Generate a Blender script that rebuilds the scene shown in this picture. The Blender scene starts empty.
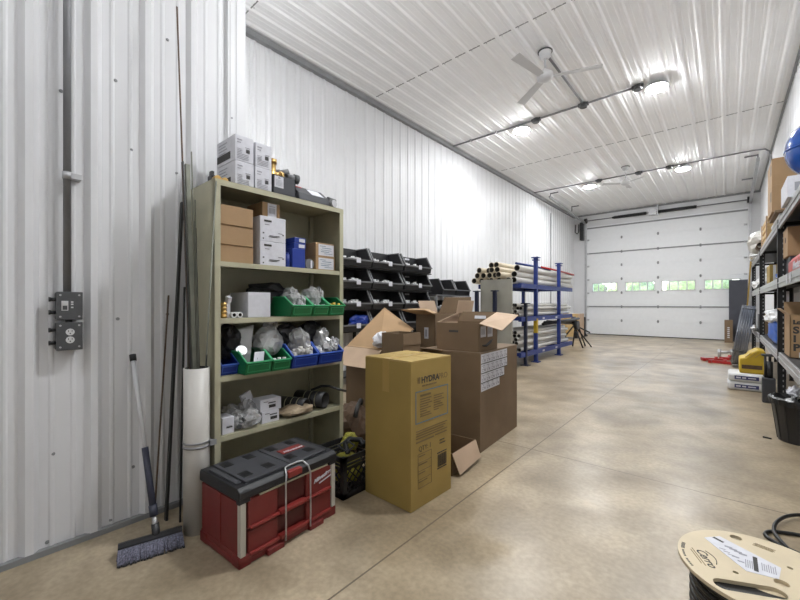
import bpy, bmesh, math, random
from mathutils import Vector, Matrix, noise
random.seed(7)
SC = bpy.context.scene
COL = SC.collection
R = math.radians
V = Vector
TH = math.atan(327 / 380.0)          # camera yaw to the left of the hall's long axis

# ------------------------------------------------------------------ materials
def mat(name, col, rough=.5, metal=0., var=.0, vscale=8., bump=0., bscale=60., emis=0., spec=.5, trans=0., coat=0.):
    m = bpy.data.materials.new(name); m.use_nodes = True
    nt = m.node_tree; N = nt.nodes; L = nt.links
    b = N['Principled BSDF']
    b.inputs['Base Color'].default_value = (*col, 1)
    b.inputs['Roughness'].default_value = rough
    b.inputs['Metallic'].default_value = metal
    b.inputs['Specular IOR Level'].default_value = spec
    b.inputs['Coat Weight'].default_value = coat
    b.inputs['Transmission Weight'].default_value = trans
    if emis:
        b.inputs['Emission Color'].default_value = (*col, 1)
        b.inputs['Emission Strength'].default_value = emis
    tc = N.new('ShaderNodeTexCoord')
    if var:
        n = N.new('ShaderNodeTexNoise'); n.inputs['Scale'].default_value = vscale; n.inputs['Detail'].default_value = 6
        L.new(tc.outputs['Object'], n.inputs['Vector'])
        r = N.new('ShaderNodeMapRange'); r.inputs['From Min'].default_value = .3; r.inputs['From Max'].default_value = .7
        r.inputs['To Min'].default_value = 1 - var; r.inputs['To Max'].default_value = 1 + var
        L.new(n.outputs['Fac'], r.inputs['Value'])
        mx = N.new('ShaderNodeVectorMath'); mx.operation = 'SCALE'; mx.inputs[0].default_value = col
        L.new(r.outputs[0], mx.inputs['Scale']); L.new(mx.outputs[0], b.inputs['Base Color'])
    if bump:
        n2 = N.new('ShaderNodeTexNoise'); n2.inputs['Scale'].default_value = bscale; n2.inputs['Detail'].default_value = 4
        L.new(tc.outputs['Object'], n2.inputs['Vector'])
        bp = N.new('ShaderNodeBump'); bp.inputs['Strength'].default_value = bump; bp.inputs['Distance'].default_value = .01
        L.new(n2.outputs['Fac'], bp.inputs['Height']); L.new(bp.outputs[0], b.inputs['Normal'])
    return m

M = {}
M['steel_white'] = mat('painted_white_steel', (.68, .68, .69), .42, var=.03, vscale=2, spec=.35)
M['ceil_white'] = mat('painted_white_ceiling', (.90, .90, .905), .50, var=.02, vscale=2, spec=.25)
M['door_white'] = mat('door_white', (.76, .77, .78), .45, var=.02)
M['trim_grey'] = mat('trim_grey', (.24, .245, .25), .5, var=.1)
M['trim_white'] = mat('trim_white', (.64, .64, .65), .45)
M['dark_gap'] = mat('dark_gap', (.05, .05, .05), .7)
M['galv'] = mat('galvanised_steel', (.48, .48, .49), .38, .8, var=.1)
M['emt'] = mat('conduit_steel', (.22, .22, .23), .45, .5, var=.08)
M['box_grey'] = mat('electrical_box_grey', (.075, .077, .08), .55, .2, var=.1, vscale=30)
M['white_pl'] = mat('white_plastic', (.62, .62, .62), .4, var=.04)
M['paper'] = mat('paper_white', (.58, .58, .62), .7, var=.05, vscale=40)
M['ink'] = mat('printed_ink', (.035, .032, .03), .7)
M['ink_grey'] = mat('grey_ink', (.28, .28, .31), .7)
M['ink_brown'] = mat('brown_ink', (.16, .11, .045), .7)
M['ink_blue'] = mat('blue_ink', (.10, .17, .22), .7)
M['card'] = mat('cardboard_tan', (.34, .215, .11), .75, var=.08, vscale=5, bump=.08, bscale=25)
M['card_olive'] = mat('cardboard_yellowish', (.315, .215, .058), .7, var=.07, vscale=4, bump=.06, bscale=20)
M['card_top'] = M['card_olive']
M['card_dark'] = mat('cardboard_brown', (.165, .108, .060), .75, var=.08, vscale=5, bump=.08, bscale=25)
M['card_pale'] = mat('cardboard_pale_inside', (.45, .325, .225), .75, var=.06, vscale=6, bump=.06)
M['tape'] = mat('packing_tape', (.38, .25, .07), .3, var=.05)
M['shelf'] = mat('shelf_greenish_cream', (.40, .38, .265), .45, var=.07, vscale=10)
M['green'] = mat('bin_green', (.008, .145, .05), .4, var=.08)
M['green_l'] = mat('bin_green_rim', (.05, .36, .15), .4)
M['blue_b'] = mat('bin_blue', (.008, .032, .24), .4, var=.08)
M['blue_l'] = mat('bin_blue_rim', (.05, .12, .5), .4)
M['blk'] = mat('black_plastic', (.018, .018, .02), .45, var=.15)
M['blk_rim'] = mat('dark_grey_plastic', (.12, .12, .125), .5, var=.1)
M['blk_case'] = mat('charcoal_case', (.042, .043, .05), .5, var=.1)
M['rubber'] = mat('black_rubber', (.012, .012, .012), .5)
M['cable'] = mat('black_cable', (.012, .012, .012), .35)
M['red'] = mat('toolbox_red', (.155, .018, .016), .45, var=.1, vscale=10)
M['red_d'] = mat('toolbox_dark_red', (.075, .009, .008), .5, var=.1)
M['red_l'] = mat('toolbox_bright_red', (.22, .024, .02), .4)
M['red_case'] = mat('red_tool_case', (.38, .016, .014), .4)
M['post_grey'] = mat('bare_aluminium', (.50, .48, .42), .45, .3)
M['lid'] = mat('toolbox_lid_black', (.012, .0125, .015), .5, var=.15, vscale=20)
M['lid2'] = mat('toolbox_lid_grey', (.05, .051, .058), .5, var=.1)
M['brass'] = mat('brass', (.52, .34, .12), .35, .8, var=.15, vscale=60)
M['pvc'] = mat('pvc_white', (.52, .50, .465), .4, var=.04, vscale=8)
M['pvc_tan'] = mat('pvc_beige', (.55, .47, .34), .5, var=.08)
M['pipe_shade'] = mat('pipe_inner_shade', (.03, .027, .024), .8)  # shade inside open pipes, put into the colour of their inner faces
M['rod'] = mat('grey_green_steel', (.20, .205, .165), .5, .4, var=.15, vscale=15)
M['rod_dk'] = mat('dark_steel', (.03, .03, .03), .5, .3)
M['rust'] = mat('rusty_steel', (.10, .06, .035), .7, .2, var=.3, vscale=20)
M['rackblue'] = mat('rack_blue', (.015, .035, .19), .45, var=.1)
M['racknavy'] = mat('rack_navy', (.012, .016, .04), .5, var=.1)
M['rackblk'] = mat('rack_black', (.015, .015, .017), .5)
M['beam'] = mat('rack_beam_grey', (.34, .34, .35), .42, .1, var=.05)
M['panel'] = mat('grey_sheet', (.31, .30, .255), .6, var=.12, vscale=4)
M['yellow'] = mat('yellow_plastic', (.52, .35, .025), .45, var=.08)
M['ochre'] = mat('ochre_paint', (.40, .26, .05), .55, var=.2)
M['cleat'] = mat('cleat_black', (.005, .005, .006), .5)
M['hivis'] = mat('hi_vis_yellow', (.33, .31, .04), .6, var=.1)
M['bluetank'] = mat('blue_tank', (.010, .065, .29), .22, var=.05, coat=.5)
M['bluebag'] = mat('blue_print', (.03, .12, .50), .45, var=.1)
M['navy_lbl'] = mat('navy_label', (.03, .035, .12), .5)
M['handle_w'] = mat('broom_handle_white', (.58, .58, .59), .4)
M['grip'] = mat('broom_grip', (.03, .033, .055), .5)
M['bristle'] = mat('broom_bristle', (.15, .15, .20), .8, var=.7, vscale=150)
M['wood'] = mat('plywood', (.56, .47, .32), .55, var=.06, vscale=9)
M['woodcrate'] = mat('crate_wood', (.48, .33, .15), .65, var=.15, vscale=12)
M['tan'] = mat('tan_plastic', (.30, .23, .15), .6, var=.1)
M['dkpanel'] = mat('dark_panel', (.055, .058, .075), .5, var=.1)
M['fan'] = mat('fan_white', (.60, .60, .61), .4)
M['leaf'] = mat('leaf_green', (.22, .29, .13), .8, var=.5, vscale=12)
M['grass'] = mat('grass', (.25, .33, .12), .9, var=.2)
M['coilpl'] = mat('tubing_blue_grey', (.07, .08, .11), .25, var=.15)

def clear(name, col=(.85, .87, .9), gl=.25, dif=.25):
    m = bpy.data.materials.new(name); m.use_nodes = True
    nt = m.node_tree; N = nt.nodes; L = nt.links
    N.remove(N['Principled BSDF'])
    t = N.new('ShaderNodeBsdfTransparent'); g = N.new('ShaderNodeBsdfGlossy'); d = N.new('ShaderNodeBsdfDiffuse')
    g.inputs['Roughness'].default_value = .18; d.inputs['Color'].default_value = (*col, 1)
    a = N.new('ShaderNodeMixShader'); a.inputs[0].default_value = dif
    b = N.new('ShaderNodeMixShader'); b.inputs[0].default_value = gl
    L.new(t.outputs[0], a.inputs[1]); L.new(d.outputs[0], a.inputs[2])
    L.new(a.outputs[0], b.inputs[1]); L.new(g.outputs[0], b.inputs[2])
    L.new(b.outputs[0], N['Material Output'].inputs[0])
    return m
M['bag'] = clear('clear_plastic_bag', (.62, .62, .62), .14, .42)
M['film'] = clear('stretch_film', (.4, .5, .7), .13, .04)
M['glass'] = clear('window_glass', (.9, .95, .95), .08, .04)

def floor_mat():
    m = bpy.data.materials.new('sealed_concrete'); m.use_nodes = True
    nt = m.node_tree; N = nt.nodes; L = nt.links; b = N['Principled BSDF']
    tc = N.new('ShaderNodeTexCoord')
    def nz(s, d=6, dist=0.):
        n = N.new('ShaderNodeTexNoise'); n.inputs['Scale'].default_value = s; n.inputs['Detail'].default_value = d
        n.inputs['Distortion'].default_value = dist
        L.new(tc.outputs['Object'], n.inputs['Vector']); return n.outputs['Fac']
    def ramp(src, stops):
        r = N.new('ShaderNodeValToRGB'); r.color_ramp.interpolation = 'EASE'; e = r.color_ramp.elements
        e[0].position, e[0].color = stops[0][0], (*stops[0][1], 1)
        e[1].position, e[1].color = stops[1][0], (*stops[1][1], 1)
        for p, c in stops[2:]:
            k = e.new(p); k.color = (*c, 1)
        L.new(src, r.inputs['Fac']); return r.outputs['Color']
    def mult(a, bb, f=1.):
        x = N.new('ShaderNodeMix'); x.data_type = 'RGBA'; x.blend_type = 'MULTIPLY'; x.inputs[0].default_value = f
        L.new(a, x.inputs[6]); L.new(bb, x.inputs[7]); return x.outputs[2]
    base = ramp(nz(.8, 9, .3), [(.25, (.280, .218, .142)), (.75, (.450, .376, .272))])
    mid = ramp(nz(3.6, 10, .25), [(.15, (.74, .72, .69)), (.85, (1.14, 1.14, 1.14))])
    fine = ramp(nz(38, 6), [(.2, (.82, .82, .81)), (.8, (1.12, 1.12, 1.12))])
    stain = ramp(nz(1.5, 10, .6), [(.15, (.62, .60, .57)), (.80, (1.20, 1.20, 1.20))])
    c = mult(mult(mult(base, mid), fine), stain)
    # saw-cut control joints, part of the slab's own pattern
    sx = N.new('ShaderNodeSeparateXYZ'); L.new(tc.outputs['Object'], sx.inputs[0])
    def joint(sock, at, w):
        s = N.new('ShaderNodeMath'); s.operation = 'SUBTRACT'; L.new(sock, s.inputs[0]); s.inputs[1].default_value = at
        a = N.new('ShaderNodeMath'); a.operation = 'ABSOLUTE'; L.new(s.outputs[0], a.inputs[0])
        q = N.new('ShaderNodeMath'); q.operation = 'LESS_THAN'; L.new(a.outputs[0], q.inputs[0]); q.inputs[1].default_value = w
        return q.outputs[0]
    js = [joint(sx.outputs[0], -1.225, .0045), joint(sx.outputs[1], 3.09, .0045), joint(sx.outputs[1], 8.0, .004), joint(sx.outputs[1], -2.0, .004)]
    acc = js[0]
    for j in js[1:]:
        mx = N.new('ShaderNodeMath'); mx.operation = 'MAXIMUM'; L.new(acc, mx.inputs[0]); L.new(j, mx.inputs[1]); acc = mx.outputs[0]
    mj = N.new('ShaderNodeMix'); mj.data_type = 'RGBA'; L.new(acc, mj.inputs[0]); L.new(c, mj.inputs[6])
    mj.inputs[7].default_value = (.12, .09, .06, 1)
    L.new(mj.outputs[2], b.inputs['Base Color'])
    rr = N.new('ShaderNodeMapRange'); rr.inputs['From Min'].default_value = .3; rr.inputs['From Max'].default_value = .7
    rr.inputs['To Min'].default_value = .285; rr.inputs['To Max'].default_value = .37
    L.new(nz(2.8, 12, .2), rr.inputs['Value']); L.new(rr.outputs[0], b.inputs['Roughness'])
    b.inputs['Specular IOR Level'].default_value = .5
    bp = N.new('ShaderNodeBump'); bp.inputs['Strength'].default_value = .16; bp.inputs['Distance'].default_value = .01
    L.new(nz(9, 12, .4), bp.inputs['Height']); L.new(bp.outputs[0], b.inputs['Normal'])
    return m
M['floor'] = floor_mat()

# ------------------------------------------------------------------ mesh builder
def wloc(o):
    p = V((0, 0, 0))
    while o is not None:
        p += o.location; o = o.parent
    return p

class MB:
    def __init__(s): s.bm = bmesh.new()
    def _sm(s, fs, smooth):
        for f in fs: f.smooth = smooth
    def box(s, x0, x1, y0, y1, z0, z1, bev=0.):
        g = bmesh.ops.create_cube(s.bm, size=1, matrix=Matrix.Translation(((x0+x1)/2, (y0+y1)/2, (z0+z1)/2)) @ Matrix.Diagonal((abs(x1-x0), abs(y1-y0), abs(z1-z0), 1)))
        if bev: s._bev(g['verts'], bev)
        return s
    def _bev(s, verts, bev, seg=2):
        es = list({e for v in verts for e in v.link_edges})
        bmesh.ops.bevel(s.bm, geom=es, offset=bev, segments=seg, affect='EDGES', profile=.5, clamp_overlap=True)
    def obox(s, c, size, rot=(0, 0, 0), bev=0.):
        from mathutils import Euler
        mtx = Matrix.Translation(c) @ Euler(rot).to_matrix().to_4x4() @ Matrix.Diagonal((*size, 1))
        g = bmesh.ops.create_cube(s.bm, size=1, matrix=mtx)
        if bev: s._bev(g['verts'], bev)
        return s
    def bar(s, p0, p1, w, t, up=(0, 0, 1)):
        p0, p1 = V(p0), V(p1); d = p1 - p0; z = d.normalized()
        u = V(up)
        if abs(z.dot(u.normalized())) > .97: u = V((0, 1, 0))
        x = u.cross(z).normalized(); y = z.cross(x)
        rm = Matrix((x, y, z)).transposed().to_4x4()
        bmesh.ops.create_cube(s.bm, size=1, matrix=Matrix.Translation((p0+p1)/2) @ rm @ Matrix.Diagonal((w, t, d.length, 1)))
        return s
    def cyl(s, p0, p1, r, seg=16, r2=None, cap=True):
        p0, p1 = V(p0), V(p1); d = p1 - p0
        q = V((0, 0, 1)).rotation_difference(d.normalized()).to_matrix().to_4x4()
        g = bmesh.ops.create_cone(s.bm, cap_ends=cap, segments=seg, radius1=r, radius2=r if r2 is None else r2, depth=d.length, matrix=Matrix.Translation((p0+p1)/2) @ q)
        for f in {f for v in g['verts'] for f in v.link_faces}: f.smooth = len(f.verts) == 4
        return s
    def pipe(s, p0, p1, r, t=.004, seg=16):
        """open pipe with wall thickness"""
        p0, p1 = V(p0), V(p1); z = (p1-p0).normalized()
        a = V((0, 0, 1)) if abs(z.z) < .9 else V((1, 0, 0))
        x = z.cross(a).normalized(); y = z.cross(x)
        rings = []
        for p, rr in ((p0, r), (p1, r), (p1, r-t), (p0, r-t)):
            rings.append([s.bm.verts.new(p + (x*math.cos(k*2*math.pi/seg) + y*math.sin(k*2*math.pi/seg))*rr) for k in range(seg)])
        for i in range(4):
            A, B = rings[i], rings[(i+1) % 4]
            for k in range(seg):
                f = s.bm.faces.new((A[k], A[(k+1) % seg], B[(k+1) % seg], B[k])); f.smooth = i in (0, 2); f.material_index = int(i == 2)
        return s
    def tube(s, pts, r, seg=8, closed=False):
        pts = [V(p) for p in pts]; n = len(pts); rings = []
        prev = None
        for i, p in enumerate(pts):
            a = pts[i-1] if (i > 0 or closed) else p
            b = pts[(i+1) % n] if (i < n-1 or closed) else p
            t = (b - a).normalized()
            if prev is None:
                u = V((0, 0, 1)) if abs(t.z) < .9 else V((1, 0, 0))
                x = t.cross(u).normalized()
            else:
                x = (prev - t * prev.dot(t)).normalized()
            prev = x; y = t.cross(x)
            rr = r[i] if isinstance(r, (list, tuple)) else r
            rings.append([s.bm.verts.new(p + (x*math.cos(k*2*math.pi/seg) + y*math.sin(k*2*math.pi/seg))*rr) for k in range(seg)])
        m = n if closed else n-1
        for i in range(m):
            A, B = rings[i], rings[(i+1) % n]
            for k in range(seg):
                f = s.bm.faces.new((A[k], A[(k+1) % seg], B[(k+1) % seg], B[k])); f.smooth = True
        if not closed:
            s.bm.faces.new(rings[0][::-1]); s.bm.faces.new(rings[-1])
        return s
    def lathe(s, prof, c=(0, 0, 0), seg=32, closed=False):
        rings = []
        for (r, z) in prof:
            rings.append([s.bm.verts.new((c[0]+r*math.cos(k*2*math.pi/seg), c[1]+r*math.sin(k*2*math.pi/seg), c[2]+z)) for k in range(seg)])
        for i in range(len(rings) - (0 if closed else 1)):
            A, B = rings[i], rings[(i+1) % len(rings)]
            for k in range(seg):
                f = s.bm.faces.new((A[k], A[(k+1) % seg], B[(k+1) % seg], B[k])); f.smooth = True
        if not closed:
            if prof[0][0] > 0: s.bm.faces.new(rings[0][::-1])
            if prof[-1][0] > 0: s.bm.faces.new(rings[-1])
        return s
    def prism(s, poly, ext):
        """poly: 3D points of one face, ext: extrusion vector"""
        a = [s.bm.verts.new(V(p)) for p in poly]; b = [s.bm.verts.new(V(p) + V(ext)) for p in poly]
        s.bm.faces.new(a[::-1]); s.bm.faces.new(b)
        for i in range(len(a)):
            j = (i+1) % len(a); s.bm.faces.new((a[i], a[j], b[j], b[i]))
        return s
    def panel(s, pts, t=.004):
        pts = [V(p) for p in pts]
        n = (pts[1]-pts[0]).cross(pts[2]-pts[0]).normalized() * t
        return s.prism([p - n/2 for p in pts], n)
    def blob(s, c, size, sub=3, amp=.15, fr=2., seed=0, flat=None):
        g = bmesh.ops.create_icosphere(s.bm, subdivisions=sub, radius=1)
        off = V((seed*3.7, seed*1.3, seed*2.1))
        for v in g['verts']:
            p = v.co.copy()
            k = 1 + amp*noise.noise(p*fr + off) + .5*amp*noise.noise(p*fr*2.6 + off)
            q = V((p.x*size[0], p.y*size[1], p.z*size[2])) * k
            if flat is not None and q.z < -flat: q.z = -flat
            v.co = V(c) + q
        for f in {f for v in g['verts'] for f in v.link_faces}: f.smooth = sub >= 4
        return s
    def sphere(s, c, size, seg=24, rings=14):
        if not isinstance(size, (tuple, list)): size = (size,)*3
        g = bmesh.ops.create_uvsphere(s.bm, u_segments=seg, v_segments=rings, radius=1, matrix=Matrix.Translation(c) @ Matrix.Diagonal((*size, 1)))
        for f in {f for v in g['verts'] for f in v.link_faces}: f.smooth = True
        return s
    def build(s, name, m, parent=None, bevel=0.):
        bmesh.ops.recalc_face_normals(s.bm, faces=s.bm.faces)
        me = bpy.data.meshes.new(name)
        o = bpy.data.objects.new(name, me); COL.objects.link(o)
        if parent is not None:
            off = wloc(parent)
            if off.length: bmesh.ops.translate(s.bm, verts=s.bm.verts, vec=-off)
            o.parent = parent
        two = any(f.material_index for f in s.bm.faces)
        s.bm.to_mesh(me); s.bm.free()
        me.materials.append(M[m] if isinstance(m, str) else m)
        if two: me.materials.append(M['pipe_shade'])  # inner pipe faces carry the painted shade
        if bevel:
            md = o.modifiers.new('edge', 'BEVEL'); md.width = bevel; md.segments = 2; md.limit_method = 'ANGLE'; md.angle_limit = R(40)
        return o

def tag(o, label=None, cat=None, group=None, kind=None):
    if label: o['label'] = label
    if cat: o['category'] = cat
    if group: o['group'] = group
    if kind: o['kind'] = kind
    return o
def thing(name, label, cat, loc=(0, 0, 0), group=None):
    o = bpy.data.objects.new(name, None); COL.objects.link(o); o.location = loc; o.empty_display_size = .1
    return tag(o, label, cat, group)
def struct(o): o['kind'] = 'structure'; return o
def cent(o):
    """move a single-mesh thing's origin to the base of its mesh"""
    me = o.data
    xs = [v.co for v in me.vertices]
    c = V(((min(v.x for v in xs)+max(v.x for v in xs))/2, (min(v.y for v in xs)+max(v.y for v in xs))/2, min(v.z for v in xs)))
    me.transform(Matrix.Translation(-c)); o.location = c
    return o
def copy_tree(o, parent=None, delta=None):
    c = o.copy(); COL.objects.link(c)
    if parent is not None: c.parent = parent
    if delta is not None: c.location = o.location + V(delta)
    for ch in list(o.children): copy_tree(ch, c)
    return c

def text(st, size, org, right, up, m, name, parent, shear=0., ext=.0006, bold=0., sx=1.):
    cu = bpy.data.curves.new('lettering', 'FONT'); cu.body = st; cu.size = size; cu.shear = shear; cu.extrude = ext; cu.offset = bold
    ob = bpy.data.objects.new('lettering', cu); COL.objects.link(ob)
    dg = bpy.context.evaluated_depsgraph_get(); dg.update()
    me = bpy.data.meshes.new_from_object(ob.evaluated_get(dg))
    bpy.data.objects.remove(ob)
    r = V(right).normalized(); u = V(up).normalized(); n = r.cross(u)
    mt = Matrix.Translation(V(org) - wloc(parent)) @ Matrix((r*sx, u, n)).transposed().to_4x4()
    me.transform(mt); me.materials.clear(); me.materials.append(M[m])
    o = bpy.data.objects.new(name, me); COL.objects.link(o); o.parent = parent
    return o
def decal(name, m, parent, org, right, up, w, h, t=.0012, lab=None):
    r = V(right).normalized(); u = V(up).normalized(); n = r.cross(u)
    a = V(org) - n*t*.2
    o = MB().prism([a, a+r*w, a+r*w+u*h, a+u*h], n*t).build(name, m, parent)
    if lab: o['label'] = lab
    return o
def lines(name, m, parent, org, right, up, rects, t=.0008, lift=.0012):
    """small print: rects = (x, y, w, h) in the plane"""
    r = V(right).normalized(); u = V(up).normalized(); n = r.cross(u); b = MB()
    for (x, y, w, h) in rects:
        a = V(org) + r*x + u*y + n*lift
        b.prism([a, a+r*w, a+r*w+u*h, a+u*h], n*t)
    return b.build(name, m, parent)

# ================================================================== SETTING
XL, XRT, YE, H, XN, YR, YB = -4.74, .81, 16.4, 4.78, -2.49, 1.26, -4.5
def ribprof(a, b, pitch, first, h, minor=.004):
    out = [(a, 0)]
    k = math.ceil((a - first) / pitch)
    y = first + k*pitch
    while y - .05 < b:
        for (d, hh) in ((-.036, 0), (-.014, h), (.014, h), (.036, 0), (pitch*.33-.012, 0), (pitch*.33-.004, minor), (pitch*.33+.004, minor), (pitch*.33+.012, 0),
                        (pitch*.67-.012, 0), (pitch*.67-.004, minor), (pitch*.67+.004, minor), (pitch*.67+.012, 0)):
            if a < y + d < b: out.append((y+d, hh))
        y += pitch
    out.append((b, 0)); return out
def ribwall(name, prof, f, ext, back, m):
    """prof points -> f(s,h) base point, extruded by ext; closed with a back sheet at offset"""
    b = MB()
    A = [b.bm.verts.new(V(f(s, h))) for s, h in prof]
    B = [b.bm.verts.new(V(f(s, h)) + V(ext)) for s, h in prof]
    for i in range(len(A)-1):
        b.bm.faces.new((A[i], A[i+1], B[i+1], B[i]))
    C0, C1 = b.bm.verts.new(V(f(prof[0][0], back))), b.bm.verts.new(V(f(prof[-1][0], back)))
    D0, D1 = b.bm.verts.new(C0.co + V(ext)), b.bm.verts.new(C1.co + V(ext))
    b.bm.faces.new((C0, C1, D1, D0)); b.bm.faces.new((A[0], C0, D0, B[0])); b.bm.faces.new((A[-1], C1, D1, B[-1]))
    b.bm.faces.new(A[::-1] + [C0, C1][:0] + [C0, C1]) if False else None
    return struct(b.build(name, m))

fl = struct(MB().box(XL-.1, XRT+.1, YB-.1, YE+.05, -.1, 0).build('floor', 'floor'))
ceil_ = ribwall('ceiling', ribprof(XL, XRT, .2286, XL+.12, .017), lambda s, h: (s, YB, H-h), (0, YE-YB, 0), -.06, 'ceil_white')
wl = ribwall('wall_left', ribprof(YR, YE, .2286, YR+.15, .017), lambda s, h: (XL+h, s, 0), (0, 0, H), -.06, 'steel_white')
wp = ribwall('wall_front_left', ribprof(YB, YR-.06, .24, .215, .027, .005), lambda s, h: (XN+h, s, .0), (0, 0, H), -.05, 'steel_white')
wr = ribwall('wall_right', ribprof(YB, YE, .2286, YB+.1, .017), lambda s, h: (XRT-h, s, 0), (0, 0, H), -.06, 'steel_white')
struct(MB().box(XL, XN-.05, YR-.06, YR, 0, H).build('wall_return', 'steel_white'))
struct(MB().box(XL-.06, XRT+.06, YB-.08, YB, 0, H).build('wall_back', 'steel_white'))
DX0, DX1, DZ = -4.24, .507, 4.28
b = MB().box(XL-.06, DX0, YE, YE+.1, 0, H).box(DX1, XRT+.06, YE, YE+.1, 0, H).box(DX0, DX1, YE, YE+.1, DZ, H)
we = struct(b.build('wall_end', 'steel_white'))
# corner post trim at the end of the near wall, base flashing, eave strip, ceiling laps
struct(MB().box(XN-.05, XN+.028, YR-.06, YR+.004, 0, H).box(XN, XN+.024, YR-.115, YR-.06, 0, H).build('trim_1', 'trim_white'))
struct(MB().box(XN+.001, XN+.03, YB, YR-.115, 0, .028).build('baseboard_left', 'trim_grey'))
struct(MB().box(XL+.005, XL+.075, YR, YE-.02, H-.10, H-.015).build('trim_2', 'trim_grey'))
struct(MB().box(XL+.005, XL+.10, YR, YE-.02, H-.017, H-.004).build('trim_3', 'trim_white'))
struct(MB().box(DX0-.6+.1, XRT, YE-.02, YE-.001, H-.07, H-.012).build('trim_4', 'trim_grey'))
struct(MB().box(XRT-.05, XRT-.018, YB, YE-.02, H-.04, H-.014).build('trim_5', 'trim_grey'))
for i, yy in enumerate((2.3, 4.7, 9.5)):
    lap = struct(MB().box(XL+.1, XRT-.05, yy, yy+.012, H-.006, H+.001).build('trim_%d' % (6+i), 'trim_grey'))
    s0 = None
    for k in range(23):
        x = XL + .12 + k*.2286 + .06
        sb = MB().cyl((x, yy+.03, H-.006), (x, yy+.03, H+.001), .007, 8).build('screw', 'galv', ceil_)
for (y, z) in ((.33, 2.25), (.62, 2.05), (.33, 1.10), (.56, 1.12), (.85, 1.98), (.80, 1.14), (1.17, 2.42), (1.17, 2.05), (.30, .47), (.63, .30), (.28, .05), (.53, .05), (.80, 2.75), (.55, 2.4)):
    d = .024 if y > 1.1 else .001
    MB().cyl((XN+d, y, z), (XN+d+.006, y, z), .006, 8).cyl((XN+d, y, z), (XN+d+.002, y, z), .009, 10).build('screw', 'trim_grey', wp)
for yy in [YR+.3+.4572*k for k in range(33)]:
    MB().cyl((XL+.001, yy, 2.9), (XL+.006, yy, 2.9), .007, 6).build('screw', 'trim_white', wl)

# ---- sectional garage door in the end wall
door = struct(thing('door_1', None, None, ((DX0+DX1)/2, YE+.02, 0)))
secs = [0, .57, 1.10, 1.63, 2.16, 2.69, 3.20, 3.74, DZ]
WIN = [(-4.06, -3.15), (-2.92, -1.96), (-1.79, -.80), (-.59, .34)]
for i in range(8):
    z0, z1 = secs[i]+.0005, secs[i+1]-.0005
    b = MB()
    if i != 3:
        b.box(DX0, DX1, YE+.015, YE+.06, z0, z1, .004)
        b.box(DX0+.1, DX1-.1, YE+.012, YE+.02, (z0+z1)/2-.003, (z0+z1)/2+.003)
    else:
        zl, zh = 1.665, 2.03
        b.box(DX0, DX1, YE+.015, YE+.06, z0, zl).box(DX0, DX1, YE+.015, YE+.06, zh, z1)
        xs = [DX0] + [q for w in WIN for q in w] + [DX1]
        for k in range(0, len(xs), 2): b.box(xs[k], xs[k+1], YE+.015, YE+.06, zl, zh)
    b.build('door_panel', 'door_white', door)
for z in (1.10, 3.20):
    MB().box(DX0, DX1, YE-.005, YE+.02, z-.022, z+.022).build('reinforcing_strut', 'trim_grey', door)
MB().box(DX0, DX1, YE-.01, YE+.02, DZ-.10, DZ-.05).build('reinforcing_strut', 'trim_grey', door)
MB().box(DX0, DX1, YE+.01, YE+.05, 0, .03).build('bottom_seal', 'rubber', door)
for x in (-3.03, -1.88, -.68):
    for z in secs[1:8]:
        MB().box(x-.025, x+.025, YE-.004, YE+.016, z-.05, z+.05, .006).cyl((x-.04, YE-.006, z), (x+.04, YE-.006, z), .008, 8).build('hinge', 'trim_grey', door)
for x in (DX0+.05, DX1-.05):
    for z in secs[1:8]:
        MB().box(x-.05, x+.03, YE-.01, YE+.016, z-.03, z+.03).cyl((x-.03, YE-.03, z), (x+.03, YE-.03, z), .02, 10).build('roller', 'galv', door)
for i, (a, c) in enumerate(WIN):
    w = struct(thing('window_%d' % (i+1), None, None, ((a+c)/2, YE+.03, 1.87)))
    f = MB()
    zl, zh = 1.665, 2.03
    f.box(a, c, YE, YE+.07, zl, zl+.035).box(a, c, YE, YE+.07, zh-.035, zh).box(a, a+.035, YE, YE+.07, zl, zh).box(c-.035, c, YE, YE+.07, zl, zh)
    f.build('window_frame', 'white_pl', w)
    mu = MB()
    for k in (1, 2, 3):
        x = a + (c-a)*k/4; mu.box(x-.017, x+.017, YE+.015, YE+.05, zl+.03, zh-.03)
    mu.build('muntin', 'white_pl', w)
    MB().box(a+.03, c-.03, YE+.03, YE+.036, zl+.03, zh-.03).build('pane', 'glass', w)
# tracks, shaft, springs
for sx, x in ((-1, DX0), (1, DX1)):
    xo = x + sx*.05
    MB().box(xo-.03, xo+.03, YE-.06, YE-.001, 0, DZ+.1).build('door_track', 'galv', door)
    ht = MB().bar((xo, YE-.05, 4.42), (xo, 12.3, H-.16), .07, .06, (1, 0, 0))
    ht.build('door_track', 'galv', door)
    for yy in (12.4, 14.6):
        MB().box(xo-.012, xo+.012, yy-.012, yy+.012, 4.58, H-.016).box(xo-.012 if sx < 0 else xo-.24, xo+.24 if sx < 0 else xo+.012, yy-.008, yy+.012, H-.05, H-.02).build('track_hanger', 'emt', door)
    MB().cyl((xo-.02, YE-.1, 4.50), (xo+.07*-sx, YE-.1, 4.50), .10, 20).build('cable_drum', 'blk', door)
MB().cyl((DX0-.1, YE-.1, 4.50), (DX1+.1, YE-.1, 4.50), .016, 10).build('spring_shaft', 'emt', door)
for (a, c) in ((-3.28, -2.22), (-1.86, -.78)):
    s_ = MB().cyl((a, YE-.1, 4.50), (c, YE-.1, 4.50), .05, 14)
    for k in range(40):
        x = a + (c-a)*(k+.5)/40; s_.cyl((x-.006, YE-.1, 4.50), (x+.006, YE-.1, 4.50), .056, 14)
    s_.cyl((a-.05, YE-.1, 4.5), (a, YE-.1, 4.5), .035, 12)
    s_.build('torsion_spring', 'blk', door)
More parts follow.
